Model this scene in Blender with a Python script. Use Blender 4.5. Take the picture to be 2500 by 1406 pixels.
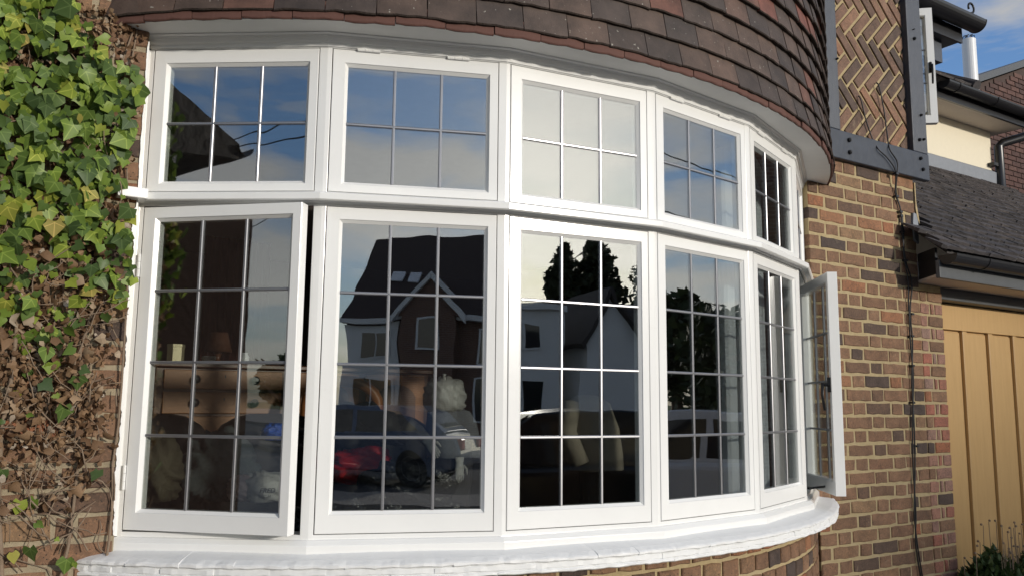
import bpy, math, random
import numpy as np
from mathutils import Vector, Matrix, noise as mnoise
R = math.radians
random.seed(11); rng = np.random.default_rng(5)
for o in list(bpy.data.objects): bpy.data.objects.remove(o)
scene = bpy.context.scene
COL = scene.collection

# ------------------------------------------------------------------ camera
CX, CY, CZ, YAW, PITCH, ROLL, FPX = -0.4276, -2.9853, 1.1241, 0.5645, 0.1351, 0.0098, 2062.0
fw = Vector((math.sin(YAW)*math.cos(PITCH), math.cos(YAW)*math.cos(PITCH), math.sin(PITCH)))
rt = Vector((math.cos(YAW), -math.sin(YAW), 0)); up = rt.cross(fw)
r2 = rt*math.cos(ROLL)+up*math.sin(ROLL); u2 = -rt*math.sin(ROLL)+up*math.cos(ROLL)
cam = bpy.data.cameras.new('camera'); camo = bpy.data.objects.new('camera', cam); COL.objects.link(camo)
m = Matrix((r2, u2, -fw)).transposed().to_4x4(); m.translation = (CX, CY, CZ); camo.matrix_world = m
cam.sensor_width = 36; cam.lens = 36*FPX/2500; cam.clip_start = .05; cam.clip_end = 600
scene.camera = camo

# ------------------------------------------------------------------ sky, sun, exposure
SUN_AZ, SUN_EL = 17.3, 11.4          # degrees from -Y towards +X; elevation
w = bpy.data.worlds.new('World'); scene.world = w; w.use_nodes = True
nt = w.node_tree; nt.nodes.clear()
N = lambda t: nt.nodes.new(t)
out = N('ShaderNodeOutputWorld'); bg = N('ShaderNodeBackground'); sky = N('ShaderNodeTexSky')
sky.sky_type = 'NISHITA'; sky.sun_disc = False; sky.sun_elevation = R(SUN_EL); sky.sun_rotation = R(180-SUN_AZ)
sky.altitude = 50; sky.air_density = 1.0; sky.dust_density = 1.8; sky.ozone_density = 2.0
tc = N('ShaderNodeTexCoord'); mp = N('ShaderNodeMapping'); mp.inputs['Scale'].default_value = (1, 1, 4.2); mp.inputs['Location'].default_value = (.35, .1, .2)
n1 = N('ShaderNodeTexNoise'); n1.inputs['Scale'].default_value = 3.1; n1.inputs['Detail'].default_value = 7; n1.inputs['Roughness'].default_value = .55; n1.inputs['Distortion'].default_value = .6
cr = N('ShaderNodeValToRGB'); cr.color_ramp.elements[0].position = .40; cr.color_ramp.elements[1].position = .60
bw = N('ShaderNodeRGBToBW'); mul = N('ShaderNodeMath'); mul.operation = 'MULTIPLY_ADD'; mul.inputs[1].default_value = 1.5; mul.inputs[2].default_value = 1.1
mf = N('ShaderNodeMath'); mf.operation = 'MULTIPLY'; mf.inputs[1].default_value = .78
mx = N('ShaderNodeMixRGB'); L = nt.links.new
L(tc.outputs['Generated'], mp.inputs[0]); L(mp.outputs[0], n1.inputs['Vector']); L(n1.outputs[0], cr.inputs[0])
L(sky.outputs[0], bw.inputs[0]); L(bw.outputs[0], mul.inputs[0]); L(cr.outputs[0], mf.inputs[0])
tint = N('ShaderNodeMixRGB'); tint.blend_type = 'MULTIPLY'; tint.inputs[0].default_value = 1; tint.inputs[2].default_value = (.79, .96, 1.22, 1)
L(sky.outputs[0], tint.inputs[1]); L(mf.outputs[0], mx.inputs[0]); L(tint.outputs[0], mx.inputs[1]); ctint = N('ShaderNodeMixRGB'); ctint.blend_type = 'MULTIPLY'; ctint.inputs[0].default_value = 1; ctint.inputs[2].default_value = (1.05, 1.0, .91, 1); L(mul.outputs[0], ctint.inputs[1]); L(ctint.outputs[0], mx.inputs[2])
bw2 = N('ShaderNodeRGBToBW'); dv = N('ShaderNodeMath'); dv.operation = 'MULTIPLY_ADD'; dv.inputs[1].default_value = .06; dv.inputs[2].default_value = 1.0
rc = N('ShaderNodeMath'); rc.operation = 'DIVIDE'; rc.inputs[0].default_value = 1.15; vm = N('ShaderNodeVectorMath'); vm.operation = 'SCALE'   # thin haze softens the glow round the sun
L(mx.outputs[0], bw2.inputs[0]); L(bw2.outputs[0], dv.inputs[0]); L(dv.outputs[0], rc.inputs[1]); L(mx.outputs[0], vm.inputs[0]); L(rc.outputs[0], vm.inputs['Scale'])
L(vm.outputs[0], bg.inputs[0]); bg.inputs[1].default_value = .135; L(bg.outputs[0], out.inputs[0])
sl = bpy.data.lights.new('sun', 'SUN'); sl.energy = 2.1; sl.angle = R(2.5); sl.color = (1, .93, .83)
so = bpy.data.objects.new('sun', sl); COL.objects.link(so)
sd = Vector((math.sin(R(SUN_AZ))*math.cos(R(SUN_EL)), -math.cos(R(SUN_AZ))*math.cos(R(SUN_EL)), math.sin(R(SUN_EL))))
so.rotation_euler = sd.to_track_quat('Z', 'Y').to_euler(); so.location = sd*40
vs = scene.view_settings; vs.view_transform = 'Standard'; vs.look = 'None'; vs.gamma = 1; vs.use_curve_mapping = False; vs.exposure = .36
scene.render.engine = 'CYCLES'
try:
    scene.cycles.max_bounces = 10; scene.cycles.transparent_max_bounces = 24
    scene.cycles.sample_clamp_indirect = 6
except Exception: pass

# ------------------------------------------------------------------ materials
MATS = {}
def mat(name): return MATS[name]
def newmat(name):
    m = bpy.data.materials.new(name); m.use_nodes = True; MATS[name] = m
    return m, m.node_tree, m.node_tree.nodes['Principled BSDF']
def nd(t, k, **kw):
    n = t.nodes.new(k)
    for a, b in kw.items(): setattr(n, a, b)
    return n
def ramp(t, stops, src, interp='LINEAR'):
    c = nd(t, 'ShaderNodeValToRGB'); c.color_ramp.interpolation = interp
    el = c.color_ramp.elements
    while len(el) < len(stops): el.new(.5)
    for e, (p, col) in zip(el, stops): e.position = p; e.color = (*col, 1)
    t.links.new(src, c.inputs[0]); return c.outputs[0]
def noise(t, scale, detail=5, rough=.6, vec=None, dist=0):
    n = nd(t, 'ShaderNodeTexNoise'); n.inputs['Scale'].default_value = scale; n.inputs['Detail'].default_value = detail
    n.inputs['Roughness'].default_value = rough; n.inputs['Distortion'].default_value = dist
    if vec is not None: t.links.new(vec, n.inputs['Vector'])
    return n.outputs[0]
def objvec(t, scale=(1, 1, 1), rnd=True, gen='Object'):
    c = nd(t, 'ShaderNodeTexCoord'); mp = nd(t, 'ShaderNodeMapping'); mp.inputs['Scale'].default_value = scale
    t.links.new(c.outputs[gen], mp.inputs[0])
    if rnd:
        oi = nd(t, 'ShaderNodeObjectInfo'); mu = nd(t, 'ShaderNodeMath', operation='MULTIPLY'); mu.inputs[1].default_value = 57
        t.links.new(oi.outputs['Random'], mu.inputs[0]); t.links.new(mu.outputs[0], mp.inputs['Location'])
    return mp.outputs[0]
def mix(t, a, b, f, mode='MIX'):
    x = nd(t, 'ShaderNodeMixRGB', blend_type=mode)
    for s, v in ((1, a), (2, b), (0, f)):
        if isinstance(v, (int, float)): x.inputs[s].default_value = v if s == 0 else (v, v, v, 1)
        elif isinstance(v, tuple): x.inputs[s].default_value = (*v, 1)
        else: t.links.new(v, x.inputs[s])
    return x.outputs[0]
def bump(t, b, h, strength=.3, dist=.01):
    n = nd(t, 'ShaderNodeBump'); n.inputs['Strength'].default_value = strength; n.inputs['Distance'].default_value = dist
    t.links.new(h, n.inputs['Height']); t.links.new(n.outputs[0], b.inputs['Normal'])
def simple(name, col, rough=.6, metal=0, bmp=None, var=.15, scale=20, spec=.5):
    m, t, b = newmat(name)
    v = objvec(t, rnd=False)
    f = noise(t, scale, 5, .6, v)
    c = mix(t, tuple(x*(1-var) for x in col), tuple(min(1, x*(1+var)) for x in col), f)
    t.links.new(c, b.inputs['Base Color']); b.inputs['Roughness'].default_value = rough; b.inputs['Metallic'].default_value = metal
    b.inputs['Specular IOR Level'].default_value = spec
    if bmp: bump(t, b, noise(t, bmp[0], 4, .6, v), bmp[1], bmp[2])
    return m
def brickmat(name, stops, spotted=True):
    m, t, b = newmat(name)
    oi = nd(t, 'ShaderNodeObjectInfo'); base = ramp(t, stops, oi.outputs['Random'])
    v = objvec(t)
    n_lo = noise(t, 14, 4, .65, v); n_hi = noise(t, 90, 6, .7, v)
    c = mix(t, base, mix(t, base, .55, 1.0, 'MULTIPLY'), ramp(t, [(.35, (0, 0, 0)), (.7, (1, 1, 1))], n_lo))
    c = mix(t, c, mix(t, base, (1.45, 1.35, 1.25), 1.0, 'MULTIPLY'), ramp(t, [(.5, (0, 0, 0)), (.75, (1, 1, 1))], n_hi))
    if spotted:
        vo = nd(t, 'ShaderNodeTexVoronoi'); vo.inputs['Scale'].default_value = 75; t.links.new(v, vo.inputs['Vector'])
        c = mix(t, c, (.02, .016, .015), ramp(t, [(.10, (1, 1, 1)), (.2, (0, 0, 0))], vo.outputs['Distance']))
        # smears of the buff mortar left on the faces
        c = mix(t, c, (.36, .29, .19), ramp(t, [(.60, (0, 0, 0)), (.78, (.45, .45, .45))], noise(t, 22, 6, .7, v, .8)))
    t.links.new(c, b.inputs['Base Color']); b.inputs['Roughness'].default_value = .85
    bump(t, b, n_hi, .55, .006)
    return m
brickmat('brick', [(0, (.07, .050, .042)), (.10, (.10, .064, .046)), (.18, (.18, .102, .06)), (.45, (.225, .125, .072)), (.62, (.25, .145, .085)), (.78, (.205, .11, .064)), (.9, (.265, .165, .09)), (.97, (.29, .125, .062)), (1, (.31, .12, .06))])
brickmat('brick_red', [(0, (.27, .155, .12)), (.35, (.33, .165, .115)), (.6, (.29, .19, .15)), (.85, (.31, .135, .09)), (1, (.33, .12, .08))])
brickmat('brick_panel', [(0, (.09, .065, .055)), (.3, (.145, .09, .065)), (.6, (.20, .115, .078)), (.85, (.235, .14, .095)), (1, (.28, .145, .085))])
brickmat('brick_far', [(0, (.07, .04, .035)), (.5, (.11, .055, .045)), (1, (.14, .075, .06))], False)
def mortarmat(name, c0, c1):
    m, t, b = newmat(name); v = objvec(t, rnd=False)
    n = noise(t, 30, 7, .7, v); n2 = noise(t, 3, 3, .6, v)
    c = mix(t, c0, c1, ramp(t, [(.3, (0, 0, 0)), (.7, (1, 1, 1))], n))
    c = mix(t, c, (.38, .31, .21), ramp(t, [(.5, (0, 0, 0)), (.8, (.5, .5, .5))], n2))
    t.links.new(c, b.inputs['Base Color']); b.inputs['Roughness'].default_value = .95; bump(t, b, noise(t, 120, 5, .7, v), .6, .006)
mortarmat('mortar', (.34, .262, .138), (.445, .352, .20)); mortarmat('mortar_old', (.24, .195, .13), (.36, .30, .20)); m_far = simple('mortar_grey', (.075, .052, .045), .95)
def tilemat(name, stops):
    m, t, b = newmat(name); oi = nd(t, 'ShaderNodeObjectInfo'); base = ramp(t, stops, oi.outputs['Random'], 'LINEAR'); v = objvec(t)
    n = noise(t, 9, 5, .65, v); nh = noise(t, 130, 5, .7, v)
    c = mix(t, mix(t, base, .55, 1.0, 'MULTIPLY'), mix(t, base, 1.35, 1.0, 'MULTIPLY'), ramp(t, [(.3, (0, 0, 0)), (.7, (1, 1, 1))], n))
    c = mix(t, c, (.13, .08, .055), ramp(t, [(.66, (0, 0, 0)), (.82, (.4, .4, .4))], noise(t, 16, 4, .6, v)))
    c = mix(t, c, (.36, .34, .29), ramp(t, [(.69, (0, 0, 0)), (.75, (1, 1, 1))], noise(t, 70, 3, .5, v)))
    t.links.new(c, b.inputs['Base Color']); b.inputs['Roughness'].default_value = .7; bump(t, b, nh, .4, .004)
tilemat('tile', [(0, (.046, .034, .029)), (.3, (.062, .044, .036)), (.6, (.078, .053, .041)), (.84, (.098, .062, .046)), (.92, (.145, .062, .042)), (1, (.16, .058, .04))])
tilemat('tile_garage', [(0, (.045, .040, .041)), (.5, (.060, .053, .054)), (1, (.080, .068, .064))])
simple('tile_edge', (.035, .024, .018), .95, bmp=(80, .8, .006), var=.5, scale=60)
simple('tile_under', (.11, .05, .038), .85, bmp=(60, .5, .004))
def paint():
    m, t, b = newmat('white_paint'); v = objvec(t, rnd=False)
    c = mix(t, (.76, .76, .745), (.84, .84, .82), noise(t, 5, 4, .6, v))
    c = mix(t, c, (.60, .58, .53), ramp(t, [(.58, (0, 0, 0)), (.80, (.22, .22, .22))], noise(t, 11, 7, .75, v, .5))); t.links.new(c, b.inputs['Base Color'])
    b.inputs['Roughness'].default_value = .18
    v2 = objvec(t, (30, 30, 2.5), rnd=False)
    bump(t, b, noise(t, 9, 4, .65, v2), .045, .003)
    m, t, b = newmat('masonry_paint'); v = objvec(t, rnd=False)
    c = mix(t, (.74, .75, .75), (.84, .84, .83), noise(t, 16, 5, .6, v)); t.links.new(c, b.inputs['Base Color'])
    b.inputs['Roughness'].default_value = .5; bump(t, b, noise(t, 38, 6, .65, v), .22, .006)
paint()
simple('soffit_paint', (.78, .78, .76), .6, bmp=(25, .1, .004), var=.05)
simple('lead', (.34, .34, .355), .36, .85, var=.1)
simple('lead_sheet', (.22, .235, .26), .6, .2, bmp=(20, .4, .01))
m, t, b = newmat('timber'); v = objvec(t, (3, 3, 1), rnd=True)
t.links.new(mix(t, (.022, .027, .038), (.055, .063, .082), noise(t, 14, 5, .6, v)), b.inputs['Base Color'])
b.inputs['Roughness'].default_value = .42; v2 = objvec(t, (40, 40, 3), rnd=True); bump(t, b, noise(t, 5, 5, .7, v2), .45, .006)
simple('timber_beam', (.034, .040, .054), .42, bmp=(26, .35, .006), var=.4)
simple('black_iron', (.012, .012, .013), .4, .3)
simple('black_plastic', (.018, .018, .02), .33, bmp=None)
simple('fascia_grey', (.075, .08, .085), .5)
simple('black_cable', (.010, .010, .011), .55)
m, t, b = newmat('garage_paint'); v = objvec(t, (10, 10, 1), rnd=False)
t.links.new(mix(t, (.44, .27, .105), (.58, .375, .165), noise(t, 4, 7, .7, v)), b.inputs['Base Color']); b.inputs['Roughness'].default_value = .45
bump(t, b, noise(t, 20, 4, .6, v), .12, .004)
simple('cream_render', (.74, .67, .52), .85, bmp=(60, .25, .005), var=.04)
simple('pale_soffit', (.55, .48, .42), .7, var=.06)
simple('flue_white', (.72, .73, .74), .35, var=.05)
simple('asphalt', (.05, .05, .052), .9, bmp=(40, .4, .01)); simple('paving', (.22, .20, .18), .9, bmp=(20, .4, .01)); simple('soil', (.07, .05, .035), .95, bmp=(15, .8, .03))
simple('grass', (.05, .09, .025), .95, bmp=(30, .8, .03))
def leafmat(name, stops, tr=.25, rough=.45, veins=False):
    m, t, b = newmat(name); g = nd(t, 'ShaderNodeNewGeometry'); oi = nd(t, 'ShaderNodeObjectInfo')
    ad = nd(t, 'ShaderNodeMath', operation='ADD'); fr = nd(t, 'ShaderNodeMath', operation='FRACT')
    t.links.new(g.outputs['Random Per Island'], ad.inputs[0]); t.links.new(oi.outputs['Random'], ad.inputs[1]); t.links.new(ad.outputs[0], fr.inputs[0])
    base = ramp(t, stops, fr.outputs[0]); v = objvec(t)
    c = mix(t, base, mix(t, base, .75, 1., 'MULTIPLY'), noise(t, 3, 4, .6, v))
    if veins:
        co = nd(t, 'ShaderNodeTexCoord'); sx = nd(t, 'ShaderNodeSeparateXYZ'); t.links.new(co.outputs['Object'], sx.inputs[0])
        ab = nd(t, 'ShaderNodeMath', operation='ABSOLUTE'); t.links.new(sx.outputs[0], ab.inputs[0])
        m1 = nd(t, 'ShaderNodeMath', operation='MULTIPLY_ADD'); m1.inputs[1].default_value = .55; t.links.new(ab.outputs[0], m1.inputs[0]); t.links.new(sx.outputs[2], m1.inputs[2])
        a2 = nd(t, 'ShaderNodeMath', operation='ADD'); a2.inputs[1].default_value = -.16; t.links.new(m1.outputs[0], a2.inputs[0])
        a3 = nd(t, 'ShaderNodeMath', operation='ABSOLUTE'); t.links.new(a2.outputs[0], a3.inputs[0])
        mn = nd(t, 'ShaderNodeMath', operation='MINIMUM'); t.links.new(ab.outputs[0], mn.inputs[0]); t.links.new(a3.outputs[0], mn.inputs[1])
        c = mix(t, c, mix(t, base, (1.7, 1.5, 1.8), 1., 'MULTIPLY'), ramp(t, [(.018, (.8, .8, .8)), (.05, (0, 0, 0))], mn.outputs[0]))
    t.links.new(c, b.inputs['Base Color']); b.inputs['Roughness'].default_value = rough; b.inputs['Specular IOR Level'].default_value = .35
    tl = nd(t, 'ShaderNodeBsdfTranslucent'); t.links.new(c, tl.inputs[0]); ms = nd(t, 'ShaderNodeMixShader'); ms.inputs[0].default_value = tr
    t.links.new(b.outputs[0], ms.inputs[1]); t.links.new(tl.outputs[0], ms.inputs[2]); t.links.new(ms.outputs[0], t.nodes['Material Output'].inputs[0])
leafmat('ivy_leaf', [(0, (.06, .105, .034)), (.3, (.11, .18, .04)), (.6, (.18, .275, .045)), (.85, (.26, .35, .052)), (.96, (.36, .40, .065)), (1, (.40, .33, .09))], veins=True)
leafmat('dry_leaf', [(0, (.13, .07, .035)), (.4, (.22, .13, .07)), (.75, (.32, .20, .11)), (.92, (.40, .30, .20)), (1, (.5, .43, .35))], .12, .7)
leafmat('tree_leaf', [(0, (.02, .035, .012)), (.6, (.035, .06, .018)), (1, (.06, .085, .025))], .15, .6)
leafmat('conifer_leaf', [(0, (.018, .03, .015)), (.6, (.032, .05, .022)), (1, (.055, .07, .03))], .1, .6)
leafmat('shrub_leaf', [(0, (.03, .055, .02)), (.6, (.06, .10, .03)), (1, (.11, .15, .05))], .2, .5)
simple('bark', (.17, .115, .075), .9, bmp=(60, .7, .006), var=.35); simple('stem', (.22, .16, .11), .9, bmp=(80, .7, .004), var=.4)
# glass: clear sheet, mirror reflection rising towards grazing
def glass(name, f0, tint=(.96, .985, .97)):
    m, t, b = newmat(name); t.nodes.remove(b)
    lw = nd(t, 'ShaderNodeLayerWeight'); lw.inputs[0].default_value = .5
    p = nd(t, 'ShaderNodeMath', operation='POWER'); p.inputs[1].default_value = 5; t.links.new(lw.outputs['Facing'], p.inputs[0])
    ma = nd(t, 'ShaderNodeMath', operation='MULTIPLY_ADD'); ma.inputs[1].default_value = 1-f0; ma.inputs[2].default_value = f0; t.links.new(p.outputs[0], ma.inputs[0])
    tr = nd(t, 'ShaderNodeBsdfTransparent'); tr.inputs[0].default_value = (*tint, 1)
    gl = nd(t, 'ShaderNodeBsdfAnisotropic'); gl.inputs['Roughness'].default_value = 0
    bp = nd(t, 'ShaderNodeBump'); bp.inputs['Strength'].default_value = .12; bp.inputs['Distance'].default_value = .004
    t.links.new(noise(t, 5.5, 1, .4, objvec(t, rnd=False)), bp.inputs['Height']); t.links.new(bp.outputs[0], gl.inputs['Normal'])
    ms = nd(t, 'ShaderNodeMixShader'); t.links.new(ma.outputs[0], ms.inputs[0]); t.links.new(tr.outputs[0], ms.inputs[1]); t.links.new(gl.outputs[0], ms.inputs[2])
    t.links.new(ms.outputs[0], t.nodes['Material Output'].inputs[0])
glass('window_glass', .25); glass('car_glass', .06, (.25, .27, .28))
simple('dark_glass', (.015, .018, .022), .05, spec=.8)
simple('plaster', (.17, .135, .11), .9); simple('carpet', (.10, .06, .045), .95, bmp=(90, .5, .01)); simple('ceiling_white', (.55, .53, .5), .9)
m, t, b = newmat('oak'); v = objvec(t, (2, 2, 14), rnd=True)
t.links.new(mix(t, (.28, .105, .028), (.50, .205, .055), noise(t, 5, 5, .6, v, .6)), b.inputs['Base Color']); b.inputs['Roughness'].default_value = .35
simple('mahogany', (.13, .05, .022), .3, var=.3, scale=8); simple('teak', (.34, .13, .045), .3, var=.25, scale=8)
simple('leather', (.020, .017, .016), .6, bmp=(14, .2, .012), var=.3, spec=.3); simple('bin_liner', (.012, .012, .013), .25, bmp=(16, .9, .03))
simple('bag_white', (.42, .41, .385), .4, bmp=(12, .7, .03), var=.08); simple('bag_pink', (.62, .45, .42), .5, bmp=(14, .6, .02))
simple('bag_blue', (.02, .10, .52), .35, bmp=(22, .8, .02)); simple('bag_red', (.42, .012, .015), .4, bmp=(14, .6, .02)); simple('bag_yellow', (.7, .48, .03), .5)
simple('tweed', (.16, .165, .18), .95, bmp=(220, .9, .004), var=.45, scale=160); simple('glove', (.42, .41, .39), .9, bmp=(60, .4, .004)); simple('beige_coat', (.26, .225, .175), .9, bmp=(9, .5, .02))
simple('denim', (.06, .07, .07), .9, bmp=(10, .7, .02), var=.3); simple('khaki', (.09, .075, .045), .8, bmp=(10, .7, .02), var=.3)
simple('curtain', (.62, .64, .68), .9, var=.05); simple('curtain_red', (.10, .028, .02), .9, var=.2); simple('tin', (.55, .48, .30), .4, .3); simple('ink', (.02, .02, .03), .6); simple('lamp_shade', (.10, .038, .018), .8); simple('card', (.45, .35, .22), .9)
simple('car_black', (.012, .013, .016), .12, spec=.7, var=.02); simple('car_white', (.72, .73, .74), .15, var=.02); simple('car_blue', (.10, .125, .18), .18, .2, var=.03)
simple('tyre', (.015, .015, .016), .8); simple('alloy', (.16, .16, .17), .45, .6); simple('lamp_clear', (.7, .72, .75), .1); simple('lamp_red', (.35, .01, .01), .15)
simple('house_white', (.70, .70, .68), .85, var=.05); simple('roof_far', (.055, .038, .033), .8, bmp=(9, .6, .05), var=.3); simple('roof_dark', (.04, .035, .034), .8, bmp=(9, .6, .05), var=.3)
simple('porch_brick', (.05, .03, .025), .9, bmp=(30, .6, .01), var=.4)
m, t, b = newmat('house_brick'); bt = nd(t, 'ShaderNodeTexBrick'); v = objvec(t, (1, 1, 1), rnd=False)
mpv = nd(t, 'ShaderNodeCombineXYZ'); sp = nd(t, 'ShaderNodeSeparateXYZ'); t.links.new(v, sp.inputs[0]); adx = nd(t, 'ShaderNodeMath', operation='ADD')
t.links.new(sp.outputs[0], adx.inputs[0]); t.links.new(sp.outputs[1], adx.inputs[1]); t.links.new(adx.outputs[0], mpv.inputs[0]); t.links.new(sp.outputs[2], mpv.inputs[1])
t.links.new(mpv.outputs[0], bt.inputs[0]); bt.inputs['Scale'].default_value = 1; bt.inputs['Brick Width'].default_value = .225; bt.inputs['Row Height'].default_value = .075; bt.inputs['Mortar Size'].default_value = .01
bt.inputs['Color1'].default_value = (.16, .075, .05, 1); bt.inputs['Color2'].default_value = (.11, .055, .045, 1); bt.inputs['Mortar'].default_value = (.22, .18, .14, 1)
t.links.new(bt.outputs[0], b.inputs['Base Color']); b.inputs['Roughness'].default_value = .9

# ------------------------------------------------------------------ mesh helpers
class G:
    def __init__(s): s.v = []; s.f = []
    def add(s, v, f):
        k = len(s.v); s.v += [tuple(map(float, p)) for p in v]; s.f += [tuple(i+k for i in q) for q in f]; return s
    def box(s, x0, x1, y0, y1, z0, z1):
        return s.add([(x0, y0, z0), (x1, y0, z0), (x1, y1, z0), (x0, y1, z0), (x0, y0, z1), (x1, y0, z1), (x1, y1, z1), (x0, y1, z1)],
                     [(3, 2, 1, 0), (4, 5, 6, 7), (0, 1, 5, 4), (1, 2, 6, 5), (2, 3, 7, 6), (3, 0, 4, 7)])
    def obox(s, o, ex, ey, ez):   # oriented box from corner o with edge vectors
        o, ex, ey, ez = map(Vector, (o, ex, ey, ez)); p = [o, o+ex, o+ex+ey, o+ey]
        return s.add(p+[q+ez for q in p], [(3, 2, 1, 0), (4, 5, 6, 7), (0, 1, 5, 4), (1, 2, 6, 5), (2, 3, 7, 6), (3, 0, 4, 7)])
    def rings(s, rs, closed=True, caps=True):     # list of equally long point rings
        n = len(rs[0]); k = len(s.v)
        for r in rs: s.v += [tuple(map(float, p)) for p in r]
        for i in range(len(rs)-1):
            for j in range(n if closed else n-1):
                a, b_ = k+i*n+j, k+i*n+(j+1) % n; s.f.append((a, b_, b_+n, a+n))
        if caps and closed:
            s.f.append(tuple(range(k+n-1, k-1, -1))); s.f.append(tuple(k+(len(rs)-1)*n+j for j in range(n)))
        return s
    def prism(s, poly, z0, z1):
        return s.rings([[(x, y, z0) for x, y in poly], [(x, y, z1) for x, y in poly]])
    def prism_y(s, poly, y0, y1):   # poly in x,z
        return s.rings([[(x, y0, z) for x, z in poly], [(x, y1, z) for x, z in poly]])
    def prism_x(s, poly, x0, x1):   # poly in y,z
        return s.rings([[(x0, y, z) for y, z in poly], [(x1, y, z) for y, z in poly]])
    def tube(s, path, r, n=6):
        P = [Vector(p) for p in path]; rs = []
        rr = r if isinstance(r, (list, tuple)) else [r]*len(P)
        pu = None
        for i, p in enumerate(P):
            d = (P[min(i+1, len(P)-1)]-P[max(i-1, 0)]).normalized()
            a = Vector((0, 0, 1)) if abs(d.z) < .9 else Vector((1, 0, 0))
            u = d.cross(a).normalized() if pu is None else (pu-d*pu.dot(d)).normalized(); pu = u; v_ = d.cross(u)
            rs.append([p+(u*math.cos(t)+v_*math.sin(t))*rr[i] for t in (2*math.pi*k/n for k in range(n))])
        return s.rings(rs)
    def lathe(s, prof, c, n=20, axis='z'):
        rs = []
        for r, h in prof:
            ring = []
            for k in range(n):
                t = 2*math.pi*k/n; a, b_ = r*math.cos(t), r*math.sin(t)
                ring.append((c[0]+a, c[1]+b_, c[2]+h) if axis == 'z' else ((c[0]+h, c[1]+a, c[2]+b_) if axis == 'x' else (c[0]+a, c[1]+h, c[2]+b_)))
            rs.append(ring)
        return s.rings(rs)
    def mesh(s, name):
        me = bpy.data.meshes.new(name); me.from_pydata(s.v, [], s.f); me.validate(); me.update(); return me
    def build(s, name, m, parent=None, smooth=False, bevel=0, seg=2, fix=True):
        me = s.mesh(name)
        if fix:
            import bmesh
            bm = bmesh.new(); bm.from_mesh(me); bmesh.ops.recalc_face_normals(bm, faces=bm.faces); bm.to_mesh(me); bm.free()
        return put(name, me, m, parent, smooth, bevel, seg)
def put(name, me, m, parent=None, smooth=False, bevel=0, seg=2):
    o = bpy.data.objects.new(name, me); COL.objects.link(o)
    if m and not me.materials: me.materials.append(mat(m))
    if parent: par(o, parent)
    if smooth:
        for p in me.polygons: p.use_smooth = True
    if bevel:
        bv = o.modifiers.new('bevel', 'BEVEL'); bv.width = bevel; bv.segments = seg; bv.limit_method = 'ANGLE'; bv.angle_limit = R(35)
    return o
BASE = {}
def absloc(o):
    t = Vector(BASE.get(o.name, (0, 0, 0))); return t
def par(o, p):
    o.parent = p; o.matrix_parent_inverse = Matrix.Translation(-absloc(p)) if p.type == 'EMPTY' else Matrix()
def tag(o, label, cat, group=None, kind=None):
    if label: o['label'] = label
    if cat: o['category'] = cat
    if group: o['group'] = group
    if kind: o['kind'] = kind
    return o
def thing(name, label, cat, loc, group=None):
    o = bpy.data.objects.new(name, None); COL.objects.link(o); o.location = loc; BASE[o.name] = tuple(loc); o.empty_display_size = .1
    return tag(o, label, cat, group)
def struct(o): o['kind'] = 'structure'; return o
def inst(name, me, parent, loc, rot=None, sc=None):
    o = bpy.data.objects.new(name, me); COL.objects.link(o)
    if parent: par(o, parent)
    o.location = loc
    if rot is not None: o.rotation_euler = rot
    if sc is not None: o.scale = sc
    return o

# ------------------------------------------------------------------ main dimensions
GZ = -.40
CH, DT = .6222, .2482
V = [Vector((0, .041))]
for i in range(6):
    a = (i-2.5)*DT; V.append(V[-1]+CH*Vector((math.cos(a), math.sin(a))))
CEN = Vector((1.7035, 1.886)); RF = (V[3]-CEN).length
def off(i, d):      # bay polygon vertex pushed out by d, mitred
    return CEN+(V[i]-CEN).normalized()*(RF+d/math.cos(DT/2))
def sweep(g, prof, i0=0, i1=6, extend=0.0):
    """profile points (outward, z) swept along the bay's facets"""
    rs = []
    for i in range(i0, i1+1):
        ring = [(*off(i, d), z) for d, z in prof]
        rs.append(ring)
    return g.rings(rs)
def arc(Rr, a): return (CEN.x+Rr*math.sin(a), CEN.y-Rr*math.cos(a))
def flare(a): t = min(1, max(0, (a-.25)/.55)); return .030*t*t*(3-2*t)
def arc_end(Rr, y=0.0): return math.acos((CEN.y-y)/Rr)

# ------------------------------------------------------------------ ground and road (setting)
struct(G().box(-250, 250, -300, 200, GZ-.5, GZ).build('ground', 'paving'))
struct(G().box(-250, 250, -17, -11, GZ, GZ+.012).build('road', 'asphalt'))
struct(G().box(-250, 250, -10.85, -9.2, GZ, GZ+.12).build('pavement', 'paving'))
struct(G().box(-250, 250, -18.8, -17.15, GZ, GZ+.12).build('far_pavement', 'paving'))
struct(G().box(-250, 250, -200, -40, GZ, GZ+.02).build('far_grass', 'grass'))

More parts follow.
